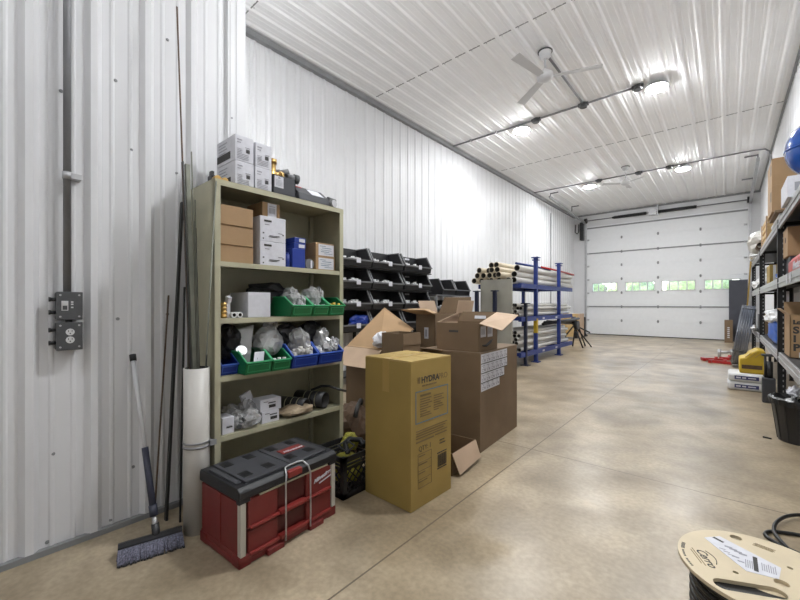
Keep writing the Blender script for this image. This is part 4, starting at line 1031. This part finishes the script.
hexpipes(.952, .036, 8, 4, -3.045, 7.15, 10.2, 'pvc', 'white plastic pipe lying in the middle tier of the blue pipe rack', 'white pipes in the middle tier of the pipe rack')
# top tier: thick white ones at the front edge and tan ones behind
for i, (x, z) in enumerate(((-3.115, 1.663), (-3.243, 1.663), (-3.15, 1.782), (-3.115, 1.905))):
    o = MB().pipe((x, 6.98+.05*i, z), (x, 10.45, z), .062, .007, 18).build('plastic_pipe', 'pvc')
    tag(cent(o), 'thick white pipe at the front edge of the top tier of the pipe rack', 'pipe', 'thick white pipes on the top tier')
tp = [(-3.375-.117*i, 1.6605) for i in range(5)] + [(-3.3165-.117*i, 1.7635) for i in range(5)] + [(-3.375-.117*i, 1.8665) for i in range(4)] + [(-3.4335-.117*i, 1.9695) for i in range(2)]
for i, (x, z) in enumerate(tp):
    dy = random.uniform(-.10, .10)
    o = MB().pipe((x, 6.84+dy, z), (x, 10.2+dy, z), .0575, .009, 16).build('plastic_pipe', 'pvc_tan')
    tag(cent(o), 'beige pipe in the heap on the top tier of the pipe rack', 'pipe', 'beige pipes on the top tier of the pipe rack')
for i, (p0, p1, m_, lab) in enumerate((((-3.10, 7.05, 1.99), (-3.10, 8.9, 1.985), 'rackblue', 'blue flexible tube lying along the top of the pipe heap'), ((-3.07, 8.3, 2.005), (-3.07, 10.6, 1.965), 'red_case', 'red flexible tube lying along the top of the pipe heap'))):
    tag(cent(MB().tube([p0, V(p0).lerp(V(p1), .5)+V((.0, 0, .012)), p1], .022, 8).build('flexible_tube', m_)), lab, 'pipe')
t = thing('sheet_panel', 'grey sheet metal panel standing at the near end of the pipe rack', 'panel', (-3.37, 6.6, 0))
MB().box(-3.60, -2.965, 6.56, 6.60, 0, 1.66, .004).build('sheet', 'panel', t)
decal('pale_patch', 'shelf', t, (-3.36, 6.56, 1.22), V((1, 0, 0)), PZ, .06, .16, .001)
for i, x in enumerate((-3.23, -3.60)):
    o = MB().box(x-.03, x+.03, 6.39, 6.45, 0.012, 1.43).box(x-.055, x+.055, 6.365, 6.475, 1.43, 1.45).box(x-.08, x+.08, 6.34, 6.49, 0, .012).build('rack_post', 'racknavy')
    tag(cent(o), ['dark blue flanged post standing before the grey panel, right of two', 'dark blue flanged post at the left edge of the grey panel'][i], 'post')

# black folded stand, wooden case and black item near the door
t = thing('folded_stand', 'black folded tripod stands lying over the end of the pipe rack near the door', 'stand', (-3.3, 11.1, 0))
b = MB()
for k in range(4):
    b.cyl((-3.09-.075*k, 8.45+.3*k, .755+.02*(k % 2)), (-3.10-.10*k, 11.15+.06*k, .80-.05*k), .034, 10)
b.cyl((-3.16, 11.0, .62), (-3.06, 11.0, .62), .12, 16).cyl((-3.30, 11.2, .74), (-3.2, 11.22, .74), .11, 14).cyl((-3.2, 11.15, .35), (-3.12, 11.15, .35), .10, 14)
b.build('folded_frames', 'blk', t)
for (q0, q1) in (((-3.2, 11.1, .62), (-3.62, 10.97, .012)), ((-3.2, 11.1, .62), (-2.95, 11.0, .012)), ((-3.2, 11.1, .62), (-2.85, 11.45, .012)), ((-3.15, 11.1, .76), (-3.3, 11.3, .012)), ((-3.1, 10.98, .72), (-3.05, 11.6, .012)), ((-3.4, 11.2, .70), (-2.9, 11.5, .40))):
    MB().cyl(q0, q1, .02, 8).build('leg', 'blk', t)
t = thing('storage_crate', 'tall tan wooden crate standing on the floor near the garage door', 'crate', (-4.05, 14.0, 0))
MB().box(-4.42, -3.80, 13.85, 14.25, .06, .86, .006).build('crate_body', 'woodcrate', t)
MB().box(-3.86, -3.79, 13.83, 14.27, .06, .87).build('corner_batten', 'card_pale', t)
MB().box(-4.43, -4.36, 13.83, 14.27, .06, .87).build('corner_batten', 'card_pale', t)
for (xx, yy) in ((-4.38, 13.9), (-3.85, 13.9), (-4.38, 14.2), (-3.85, 14.2)): MB().cyl((xx-.015, yy, .035), (xx+.015, yy, .035), .035, 12).box(xx-.025, xx+.025, yy-.02, yy+.02, .05, .062).build('caster', 'blk', t)
t = thing('floor_fan', 'black rounded item on the floor in the corner by the garage door', 'fan', (-4.2, 15.2, 0))
MB().box(-4.22, -3.98, 15.1, 15.25, .05, .72, .03).cyl((-4.1, 15.06, .5), (-4.1, 15.1, .5), .12, 16).build('housing', 'blk', t)
MB().box(-4.25, -3.95, 15.0, 15.35, 0, .05, .01).cyl((-3.97, 15.1, .06), (-3.94, 15.1, .06), .06, 14).build('base', 'blk', t)
tag(cent(MB().tube([(XL+.04, 13.6, .9), (XL+.04, 13.6, 2.4), (XL+.04, 13.6, 4.4)], .012, 8).build('wall_cable', 'emt')), 'thin vertical grey conduit on the left wall near the garage door', 'conduit')

# ================================================================== RIGHT-HAND RACK
QX0, QX1 = .42, .785
PYS = [2.95, 5.60, 8.50, 11.05]
t = thing('storage_rack', 'black and grey boltless storage rack along the right wall', 'rack', (.6, 7.0, 0))
for yy in PYS:
    for xx in (QX0, QX1-.045):
        x_ = xx-.020 if xx == QX0 else xx
        p_ = MB().box(x_, xx+.045, yy-.004, yy+.004, 0, 2.078).box(x_ if xx == QX0 else xx+.037, x_+.008 if xx == QX0 else xx+.045, yy-.03, yy+.03, 0, 2.078).box(xx-.006, xx+.05, yy-.035, yy+.035, 0, .006).build('post', 'rackblk', t)
        if xx == QX0:
            hs = MB()
            for k in range(36): hs.box(xx+.020, xx+.028, yy-.0055, yy-.0035, .06+.055*k, .080+.055*k)
            hs.build('slot', 'galv', p_)
for z in (2.08, 1.47, .70):
    for a, c in zip(PYS[:-1], PYS[1:]):
        MB().box(QX0-.014, QX0+.002, a+.031, c-.031, z-.10, z-.0005).box(QX0-.02, QX0-.012, a+.031, c-.031, z-.06, z-.045).build('beam', 'beam', t)
        MB().box(QX1-.002, QX1+.0, a+.03, c-.03, z-.10, z-.0005).build('beam', 'beam', t)
        MB().box(QX0+.002, QX1-.002, a+.005, c-.005, z-.02, z).build('deck', 'rackblk', t)
    for yy in PYS:
        MB().box(QX0+.01, QX1-.01, yy-.008, yy+.008, z-.07, z-.03).build('tie_bar', 'rackblk', t)
for (yy, z) in ((4.8, 1.47), (4.55, 1.47), (3.7, 1.47)):
    decal('white_tag', 'paper', t, (QX0-.0205, yy, z-.09), V((0, -1, 0)), PZ, .06, .085, .002)
# top deck
z = 2.081
t = thing('flat_package', 'flat white packages under the two tan cartons on the right rack', 'package', (.58, 5.75, z))
MB().box(.40, .78, 5.45, 6.35, z, z+.045, .012).build('wrapped_bundle', 'white_pl', t)
MB().box(.37, .78, 5.42, 6.10, z+.045, z+.075, .004).build('board', 'card_dark', t)
for i in range(2):
    z0 = z+.0755+.275*i
    t = carton('tan_carton', ['tan carton with hand hole on top of the right rack, lower of two', 'tan carton with hand hole on top of the right rack, upper of two'][i], .352, .74, 5.50, 6.02, z0, z0+.2745, 'card', grp='tan cartons on top of the right rack', seam=(i == 1))
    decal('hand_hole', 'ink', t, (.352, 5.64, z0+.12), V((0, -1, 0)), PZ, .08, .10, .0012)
t = carton('white_carton', 'white carton on top of the right rack beneath the blue tank', .378, .765, 4.47, 4.95, z, z+.175, 'paper', seam=False)
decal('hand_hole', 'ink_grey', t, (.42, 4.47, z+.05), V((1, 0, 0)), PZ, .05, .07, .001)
t = thing('pressure_tank', 'round blue pressure tank on the white carton on the right rack', 'tank', (.59, 4.72, z+.1755))
zt = z+.1755+.265
MB().sphere((.59, 4.72, zt), (.212, .212, .245), 32, 20).build('tank_body', 'bluetank', t)
MB().lathe([(.10, -.265), (.125, -.265), (.13, -.20), (.11, -.20)], (.59, 4.72, zt), 28, True).build('base_ring', 'blk', t)
MB().lathe([(.212, -.010), (.217, -.006), (.217, .006), (.212, .010)], (.59, 4.72, zt), 36, True).build('weld_seam', 'bluetank', t)
MB().cyl((.59, 4.72, zt+.235), (.59, 4.72, zt+.27), .03, 14).build('port', 'galv', t)
t = thing('wooden_crate', 'slotted wooden crate on top of the right rack behind the tan cartons', 'crate', (.6, 7.7, z))
b = MB().box(.43, .78, 7.30, 7.315, z, z+.34).box(.43, .78, 8.25, 8.265, z, z+.34).box(.43, .78, 7.3, 8.265, z, z+.012).box(.76, .78, 7.3, 8.265, z, z+.34)
for k in range(4): b.box(.422, .434, 7.3, 8.265, z+.005+.09*k, z+.065+.09*k)
b.build('slats', 'woodcrate', t)
for yy in (7.30, 8.225): MB().box(.408, .421, yy, yy+.045, z, z+.34).build('corner_batten', 'card_pale', t)
bag('white_sack', 'crumpled white sack hanging over the top of the right rack', (.47, 9.15, z+.19), (.19, .42, .21), 61, 'pvc', .35)
bag('white_sack', 'folded white cloth lying past the sack on the right rack top', (.46, 10.1, z+.06), (.13, .3, .07), 62, 'white_pl', .3)
for i, (yy) in enumerate((8.29, 10.42)):
    o = MB().pipe((.40, yy, z+.05), (.40, yy+.40, z+.05), .045, .006, 14).build('paper_tube', 'rust' if i == 0 else 'pvc')
    tag(cent(o), ['brown tube end on the front edge of the right rack top', 'white tube on the front edge of the right rack top'][i], 'tube')
# mid deck
z = 1.471
t = thing('power_tool', 'red tool case with handle on the middle deck of the right rack', 'tool case', (.6, 4.7, z))
MB().prism([(.44, 4.25, z), (.70, 4.25, z), (.70, 4.25, z+.13), (.60, 4.25, z+.19), (.47, 4.25, z+.16), (.44, 4.25, z+.11)], (0, .88, 0)).build('case_body', 'red_case', t, .012)
MB().tube([(.52, 4.35, z+.16), (.52, 4.42, z+.27), (.52, 4.55, z+.30), (.52, 4.85, z+.28), (.52, 4.95, z+.165)], .022, 10).build('handle', 'red_case', t)
text('Milwaukee', .10, (.4385, 4.80, z+.03), V((0, -1, 0)), PZ, 'paper', 'logo_lettering', t, .3, bold=.002)
t = carton('black_case', 'black plastic case under the tan carton on the middle deck', .46, .77, 5.20, 5.56, z, z+.19, 'blk_case', 'case', seam=False)
t = carton('tan_carton', 'tan carton with round hole on the middle deck above the red case', .44, .77, 5.19, 5.56, z+.1905, z+.47, 'card', seam=True)
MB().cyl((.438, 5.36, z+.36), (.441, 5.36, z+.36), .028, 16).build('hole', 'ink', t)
t = carton('yellow_carton', 'yellow and white striped carton on the middle deck of the right rack', .44, .76, 7.22, 7.70, z, z+.265, 'card_olive', seam=False)
decal('white_stripe', 'white_pl', t, (.475, 7.22, z+.004), V((1, 0, 0)), PZ, .03, .255, .001)
decal('yellow_stripe', 'yellow', t, (.515, 7.22, z+.004), V((1, 0, 0)), PZ, .05, .255, .001)
bag('cloth_rags', 'blue and white rags beside the red case on the middle deck', (.49, 5.95, z+.045), (.07, .3, .05), 63, 'bluebag', .35, cat='rag')
bag('white_sack', 'white plastic spilling over the far end of the middle deck', (.46, 9.75, z+.088), (.10, .5, .10), 64, 'white_pl', .4)
bag('white_sack', 'white foam pieces standing on the middle deck past the striped carton', (.52, 8.95, z+.16), (.10, .2, .17), 65, 'white_pl', .3)
# low deck
z = .701
t = thing('open_carton', 'brown open carton with black lettering on the low deck of the right rack', 'box', (.6, 5.2, z))
openbox(MB(), .44, .775, 5.02, 5.45, z, z+.40, .006).build('carton_body', 'card', t)
MB().panel([(.44, 5.02, z+.40), (.44, 5.45, z+.40), (.385, 5.42, z+.455), (.385, 5.05, z+.455)], .005).build('flap', 'card_pale', t)
MB().panel([(.44, 5.45, z+.40), (.775, 5.45, z+.40), (.775, 5.50, z+.52), (.44, 5.50, z+.52)], .005).build('flap', 'card', t)
for i, s_ in enumerate(('Lo', 'S', 'I', 'P')):
    text(s_, (.05, .085, .085, .085)[i], (.462, 5.02, z+.315-(0, .085, .165, .245)[i]), V((1, 0, 0)), PZ, 'ink', 'lettering', t, bold=.004)
decal('paper_label', 'paper', t, (.50, 5.02, z+.005), V((1, 0, 0)), PZ, .2, .05, .0012)
t = thing('plastic_sack', 'white and blue plastic sack on the low deck of the right rack', 'sack', (.55, 6.8, z))
MB().blob((.53, 6.75, z+.19), (.13, .55, .20), 4, .25, 2.2, 71, flat=.188).build('sack_body', 'bluebag', t)
MB().blob((.50, 6.85, z+.33), (.13, .62, .11), 3, .35, 2.6, 72).build('folded_top', 'white_pl', t)
carton('small_carton', 'small brown carton at the far end of the low deck', .44, .60, 8.75, 9.1, z, z+.26, 'card_dark', seam=False)
bag('white_sack', 'white plastic hanging over the far end of the low deck', (.36, 9.5, z+.06), (.05, .35, .06), 73, 'white_pl', .4)
for i, (yy, h_, m_) in enumerate(((9.5, .35, 'yellow'), (10.2, .3, 'blk_case'))):
    carton('parts_case', ['yellow parts case at the far end of the low deck', 'charcoal parts case at the far end of the low deck'][i], .47, .76, yy, yy+.4, z, z+h_, m_, 'case', seam=False)

# floor things at right
t = thing('trash_bucket', 'black bucket with liner bag on the floor by the right rack', 'bucket', (.49, 4.76, 0))
BC = (.495, 4.78, 0)
b = MB().lathe([(.15, 0), (.152, .01), (.195, .345), (.208, .345), (.210, .372), (.198, .374), (.190, .36), (.148, .014), (.001, .014)], BC, 36)
b.build('bucket_body', 'blk', t)
rb = MB()
for k in range(14):
    a = k*2*math.pi/14
    rb.bar((BC[0]+.153*math.cos(a), BC[1]+.153*math.sin(a), .01), (BC[0]+.193*math.cos(a), BC[1]+.193*math.sin(a), .33), .012, .006, (math.cos(a), math.sin(a), 0))
rb.build('ribs', 'blk', t)
lb_ = MB(); ln = []
import itertools
rings = []
for j, (rr, zz) in enumerate(((.10, .33), (.165, .362), (.196, .385), (.215, .372), (.218, .325))):
    rings.append([lb_.bm.verts.new((BC[0]+(rr+.008*math.sin(k*2.7+j))*math.cos(k*2*math.pi/40), BC[1]+(rr+.008*math.sin(k*2.7+j))*math.sin(k*2*math.pi/40), zz+.012*noise.noise(V((k*.8, j, 0))) )) for k in range(40)])
for A, B in zip(rings[:-1], rings[1:]):
    for k in range(40): lb_.bm.faces.new((A[k], A[(k+1) % 40], B[(k+1) % 40], B[k]))
lb_.build('liner_bag', 'cable', t)
bag('black_trash', 'crumpled black plastic inside the bucket', (BC[0], BC[1], .30), (.12, .12, .085), 81, 'cable', .4, cat='trash')
tag(cent(MB().pipe((.50, 4.72, .36), (.58, 4.95, .56), .045, .005, 16).build('grey_tube', 'galv')), 'grey tube end sticking up out of the bucket', 'tube')
bag('paper_trash', 'red and white wrappers on top of the rubbish in the bucket', (.46, 4.84, .42), (.05, .06, .045), 82, 'paper', .5, cat='trash')
tag(cent(MB().bar((.245, 4.72, .006), (.30, 4.70, .006), .012, .012).build('black_scrap', 'blk')), 'small black scrap on the floor left of the bucket', 'scrap')
for i, z0 in enumerate((0, .118)):
    t = thing('white_sack', ['white printed sack on the floor by the right rack, lower of two', 'white printed sack on the floor by the right rack, upper of two'][i], 'sack', (.18, 7.3, z0), 'white printed sacks on the floor')
    MB().box(.0+.01*i, .385, 7.08, 7.55, z0+.0006, z0+.117, .035).build('sack_body', 'white_pl', t)
    decal('navy_label', 'navy_lbl', t, (.08, 7.08, z0+.035), V((1, 0, 0)), PZ, .25, .05, .001)
    lines('printed_text', 'paper', t, (.08, 7.08, z0+.035), V((1, 0, 0)), PZ, [(.015, .015, .05, .02), (.08, .015, .04, .02), (.14, .018, .08, .014)], lift=.0012)
t = thing('yellow_toolbag', 'yellow ribbed bag on top of the white sacks by the right rack', 'bag', (.27, 7.35, .236))
MB().prism([(.13, 7.14, .236), (.40, 7.14, .236), (.40, 7.14, .55), (.32, 7.14, .575), (.24, 7.14, .52), (.20, 7.14, .46), (.13, 7.14, .44)], (0, .42, 0)).build('bag_body', 'yellow', t, .02)
decal('dark_band', 'rust', t, (.155, 7.14, .30), V((1, 0, 0)), PZ, .21, .055, .004)
for k in range(3): MB().bar((.19+.05*k, 7.137, .46), (.26+.05*k, 7.137, .53), .008, .006, (0, 1, 0)).build('seam', 'tape', t)
t = thing('hand_pump', 'black hand pump with oval handle standing before the right rack', 'pump', (.40, 6.45, 0))
px_, py_ = .395, 6.45
MB().box(px_-.07, px_+.05, py_-.06, py_+.06, 0, .30, .01).build('base', 'blk_case', t)
MB().cyl((px_, py_, .30), (px_, py_, .50), .03, 12).cyl((px_-.04, py_, .25), (px_-.04, py_, .56), .012, 8).build('shaft', 'blk', t)
MB().tube([(px_+.065*math.cos(a), py_+.04*math.sin(a), .575) for a in [k*2*math.pi/16 for k in range(16)]], .014, 8, True).cyl((px_, py_, .50), (px_, py_-.03, .57), .014, 8).build('handle', 'blk', t)
# coil of tubing leaning on the rack
t = thing('tubing_coil', 'tall coil of wrapped blue grey tubing leaning on the right rack', 'coil', (.25, 9.75, 0))
cc = V((.235, 9.80, .603)); ax = V((1, -.035, -.15)).normalized()
u_ = V((0, 1, 0)); u_ = (u_ - ax*u_.dot(ax)).normalized(); v_ = ax.cross(u_)
b = MB()
for j, rr in enumerate((.555, .515, .475)):
    for i in range(6):
        off = (-.08 + .032*i)
        b.tube([cc + ax*off + (u_*math.cos(k*2*math.pi/48) + v_*math.sin(k*2*math.pi/48))*rr for k in range(48)], .0175, 8, True)
b.build('tubing', 'coilpl', t)
for k in range(4):
    a = k*math.pi/2 + .5; p = cc + (u_*math.cos(a)+v_*math.sin(a))*.515
    rd = (u_*math.cos(a)+v_*math.sin(a)); b = MB()
    pts = [p + rd*.065 + ax*.105, p + rd*.065 - ax*.105, p - rd*.07 - ax*.105, p - rd*.07 + ax*.105]
    b.tube(pts, .006, 6, True); b.build('tie_band', 'rubber', t)
b = MB(); ring = []
for k in range(48):
    d = u_*math.cos(k*2*math.pi/48) + v_*math.sin(k*2*math.pi/48)
    ring.append([b.bm.verts.new(cc + d*(.580 + .004*math.sin(k*3.1)) + ax*o_) for o_ in (-.10, .10)])
for k in range(48):
    A, B = ring[k], ring[(k+1) % 48]; b.bm.faces.new((A[0], A[1], B[1], B[0]))
b.build('stretch_wrap', 'film', t)
tag(cent(MB().bar((.27, 11.22, 0), (.405, 11.16, 2.38), .026, .02, (0, 1, 0)).build('wooden_pole', 'ochre')), 'yellow pole leaning on the far end of the right rack', 'pole')
t = thing('door_slab', 'dark grey ribbed panel standing upright by the garage door', 'panel', (.27, 16.1, 0))
MB().box(.045, .495, 16.10, 16.14, 0, 1.97).build('panel_sheet', 'dkpanel', t)
rb = MB()
for k in range(6): rb.box(.06+.078*k, .085+.078*k, 16.085, 16.10, 0.01, 1.96)
rb.build('panel_ribs', 'dkpanel', t)
t = carton('small_carton', 'small brown carton on the floor before the dark panel by the garage door', -.06, .135, 15.55, 15.85, 0, .70, 'card_dark', seam=False)
lines('printed_text', 'paper', t, (-.06, 15.55, 0), V((1, 0, 0)), PZ, [(.07, .15+.06*k, .05, .03) for k in range(6)])
for i, (c, a0) in enumerate((((-.24, 10.40), .3), ((.02, 10.85), 1.2), ((-.10, 10.02), -.25))):
    t = thing('pipe_clamp', ['red pipe clamp on the floor, leftmost of the cluster', 'red pipe clamp on the floor, farthest of the cluster', 'red pipe clamp on the floor, nearest the coil'][i], 'clamp', (c[0], c[1], 0), 'red clamps on the floor')
    d = V((math.cos(a0), math.sin(a0), 0)); n = V((-d.y, d.x, 0)); p = V((c[0], c[1], .03))
    MB().bar(p - d*.18, p + d*.18, .06, .055).bar(p - d*.15 - n*.09, p - d*.15 + n*.09, .05, .06).cyl(p + d*.07 + V((0, 0, -.03)), p + d*.07 + V((0, 0, .06)), .03, 10).build('clamp_body', 'red_case', t)
    MB().cyl(p + d*.15, p + d*.24, .012, 8).cyl(p + d*.22 - n*.04, p + d*.22 + n*.04, .007, 8).build('screw_handle', 'rod_dk', t)
t = thing('grey_tool', 'grey metal tool lying on the floor behind the red clamps', 'tool', (-.02, 10.75, 0))
MB().cyl((-.13, 11.28, .10), (.10, 11.3, .13), .03, 10).cyl((-.13, 11.28, .0), (-.13, 11.28, .17), .035, 10).cyl((.08, 11.3, .0), (.08, 11.3, .18), .03, 10).build('tool_body', 'galv', t)

# ================================================================== CABLE REEL
RC = V((.098, 1.768, 0)); RR, ZT = .238, .30
t = thing('cable_reel', 'plywood cable reel with black cable standing on the floor in front', 'cable reel', RC)
def flange(name, z0, th, holes):
    cu = bpy.data.curves.new('flange', 'CURVE'); cu.dimensions = '2D'; cu.fill_mode = 'BOTH'; cu.extrude = th/2
    def loop(pts):
        s = cu.splines.new('POLY'); s.points.add(len(pts)-1); s.use_cyclic_u = True
        for p, q in zip(s.points, pts): p.co = (q[0], q[1], 0, 1)
    loop([(RR*math.cos(k*2*math.pi/96), RR*math.sin(k*2*math.pi/96)) for k in range(96)])
    for h in holes: loop(h)
    ob = bpy.data.objects.new('flange', cu); COL.objects.link(ob)
    dg = bpy.context.evaluated_depsgraph_get(); dg.update()
    me = bpy.data.meshes.new_from_object(ob.evaluated_get(dg)); bpy.data.objects.remove(ob)
    me.transform(Matrix.Translation((0, 0, z0+th/2))); me.materials.clear(); me.materials.append(M['wood'])
    o = bpy.data.objects.new(name, me); COL.objects.link(o); o.parent = t
    return o
# directions in the picture: a = along the photo's right, c = towards the camera
ra = V((math.cos(TH), math.sin(TH), 0)); rc_ = V((math.sin(TH), -math.cos(TH), 0))
def rp(a, c): p = ra*a + rc_*c; return (p.x, p.y)
def circ(a, c, r_, n=20, e=1.): return [(rp(a, c)[0] + r_*math.cos(k*2*math.pi/n), rp(a, c)[1] + r_*math.sin(k*2*math.pi/n)) for k in range(n)]
def slot(a0, c0, a1, c1, r_):
    d = V((a1-a0, c1-c0)).normalized(); n = V((-d.y, d.x)); pts = []
    an = math.atan2(d.y, d.x)
    for k in range(9): q = an - math.pi/2 + math.pi*k/8; pts.append(rp(a1 + r_*math.cos(q), c1 + r_*math.sin(q)))
    for k in range(9): q = an + math.pi/2 + math.pi*k/8; pts.append(rp(a0 + r_*math.cos(q), c0 + r_*math.sin(q)))
    return pts
def wc(x, y, r_, n=20): return [(x + r_*math.cos(k*2*math.pi/n), y + r_*math.sin(k*2*math.pi/n)) for k in range(n)]
def wslot(x0, y0, x1, y1, r_):
    an = math.atan2(y1-y0, x1-x0); pts = []
    for k in range(11): q = an - math.pi/2 + math.pi*k/10; pts.append((x1 + r_*math.cos(q), y1 + r_*math.sin(q)))
    for k in range(11): q = an + math.pi/2 + math.pi*k/10; pts.append((x0 + r_*math.cos(q), y0 + r_*math.sin(q)))
    return pts
holes = [wc(-.072, .186, .018), wc(-.076, -.068, .008), wc(.065, .081, .008), wc(.036, -.036, .019), wslot(-.106, -.164, .018, -.106, .027), wc(.15, .06, .018), wc(.13, -.10, .008)]
flange('top_flange', ZT-.012, .012, holes)
flange('bottom_flange', .0, .012, [circ(0, 0, .02)])
MB().cyl(RC+V((0, 0, .0125)), RC+V((0, 0, ZT-.0125)), .10, 32).build('drum', 'wood', t)
cb = MB()
n_ = 17
for k in range(n_):
    z_ = .0215 + k*(ZT-.043)/(n_-1)
    r_ = .190 + (.006 if k % 2 else 0)
    cb.tube([RC + V((r_*math.cos(q*2*math.pi/64), r_*math.sin(q*2*math.pi/64), z_)) for q in range(64)], .0085, 8, True)
cb.cyl(RC+V((0, 0, .014)), RC+V((0, 0, ZT-.014)), .186, 48)
cb.build('wound_cable', 'cable', t)
# shipping label and stamped print on the top flange
def rl(x, y, z=ZT): return V((RC.x+x, RC.y+y, z))
MB().prism([rl(*p) for p in ((-.165, .105), (-.049, -.036), (.031, -.019), (.042, .060), (-.12, .155))], (0, 0, .0010)).build('shipping_label', 'paper', t)
lines('printed_text', 'ink_grey', t, rl(0, 0), PX, PY, [(-.050+.0055*k, -.012, .0028, .052) for k in range(4)] + [(-.008+.0055*k, .002, .0026, .05-.004*(k % 3)) for k in range(7)] + [(-.120+.012*k, .060-.012*k, .018, .004) for k in range(3)] + [(-.105+.013*k, .085-.007*k, .022, .010) for k in range(4)] + [(-.085, .030, .020, .008), (-.070, .010, .018, .007)], t=.0005, lift=.0011)
lines('barcode', 'ink', t, rl(0, 0), PX, PY, [(-.029, -.018, .012, .095)], t=.0005, lift=.0011)
MB().bar(rl(-.138, .131, ZT+.0012), rl(-.108, .113, ZT+.0012), .010, .001, (0, 0, 1)).build('barcode', 'ink', t)
ld = V((.43, -.90, 0)).normalized(); lu2 = V((.90, .43, 0)).normalized()
text('Cerro', .040, rl(-.187, -.001, ZT+.0002), ld, lu2, 'ink', 'stamped_logo', t, .3, .0003, .0006)
MB().tube([rl(-.163+.0095*k*.43, .006-.0095*k*.9)+lu2*(.018*math.sin(math.pi*(k+1)/10)) for k in range(9)], .0014, 5).build('stamped_arc', 'ink', t)
lines('stamped_line', 'ink_brown', t, rl(-.187, .004), ld, lu2, [(0, -.012, .10, .003), (.01, -.020, .08, .003)], t=.0003, lift=0)
b = MB()
for k in range(17):
    an = R(176 + 2.25*k); r_ = RR-.014
    if k in (5, 11): continue
    nd = V((math.cos(an), math.sin(an), 0)); td = V((-nd.y, nd.x, 0)); q = RC + nd*r_ + V((0, 0, ZT)); h_ = .007 if k < 6 else .004
    b.prism([q - td*.003 - nd*h_, q + td*.003 - nd*h_, q + td*.003 + nd*h_*.6, q - td*.003 + nd*h_*.6], (0, 0, .0004))
b.build('stamped_edge_print', 'ink', t)
bd2 = V((.96, -.22, 0)).normalized(); bu2 = V((.22, .96, 0)).normalized()
lines('stamped_block', 'ink_brown', t, rl(-.026, .168), bd2, bu2, [(.004*(k % 2), .0065*k, .055, .0042) for k in range(4)], t=.0003, lift=0)
# loose cable on the floor
pts = []
ctrl = [(.52, 2.46), (.42, 2.52), (.33, 2.58), (.25, 2.62), (.185, 2.66), (.150, 2.71), (.165, 2.765), (.215, 2.80), (.29, 2.83), (.40, 2.85), (.52, 2.84), (.62, 2.78), (.66, 2.70), (.64, 2.88), (.56, 3.02), (.44, 3.10), (.34, 3.09), (.26, 3.00), (.205, 2.88), (.185, 2.76), (.20, 2.66), (.26, 2.56), (.36, 2.46)]
def cr_(P, n=6):
    out = []
    for i in range(len(P)-1):
        p0, p1, p2, p3 = P[max(i-1, 0)], P[i], P[i+1], P[min(i+2, len(P)-1)]
        for k in range(n):
            q = k/n
            out.append(tuple(.5*((2*p1[j]) + (-p0[j]+p2[j])*q + (2*p0[j]-5*p1[j]+4*p2[j]-p3[j])*q*q + (-p0[j]+3*p1[j]-3*p2[j]+p3[j])*q**3) for j in range(len(p1))))
    return out + [P[-1]]
path = cr_([(x, y, .0095 if i < 15 else (.0095+.018*min(1, max(0, (i-15)/2.)) if i < 21 else .0095)) for i, (x, y) in enumerate(ctrl)])
tag(cent(MB().tube(path, .009, 8).build('loose_cable', 'cable')), 'loops of black cable lying on the floor beyond the reel', 'cable')

# ================================================================== WORLD, CAMERA, VIEW
w = bpy.data.worlds.new('sky'); SC.world = w; w.use_nodes = True
N = w.node_tree.nodes; L = w.node_tree.links
sky = N.new('ShaderNodeTexSky'); sky.sky_type = 'NISHITA'; sky.sun_elevation = R(40); sky.sun_rotation = R(200); sky.sun_disc = False
L.new(sky.outputs[0], N['Background'].inputs[0]); N['Background'].inputs[1].default_value = .5

cam = bpy.data.cameras.new('camera'); co = bpy.data.objects.new('camera', cam); COL.objects.link(co)
co.location = (0, 0, 1.2); co.rotation_euler = (R(90), 0, TH)
cam.sensor_width = 36; cam.lens = 380/800*36; cam.shift_y = 4/800.; cam.clip_start = .05; cam.clip_end = 200
SC.camera = co
vs = SC.view_settings
vs.view_transform = 'Standard'; vs.look = 'None'; vs.gamma = 1; vs.use_curve_mapping = False
vs.exposure = 1.52
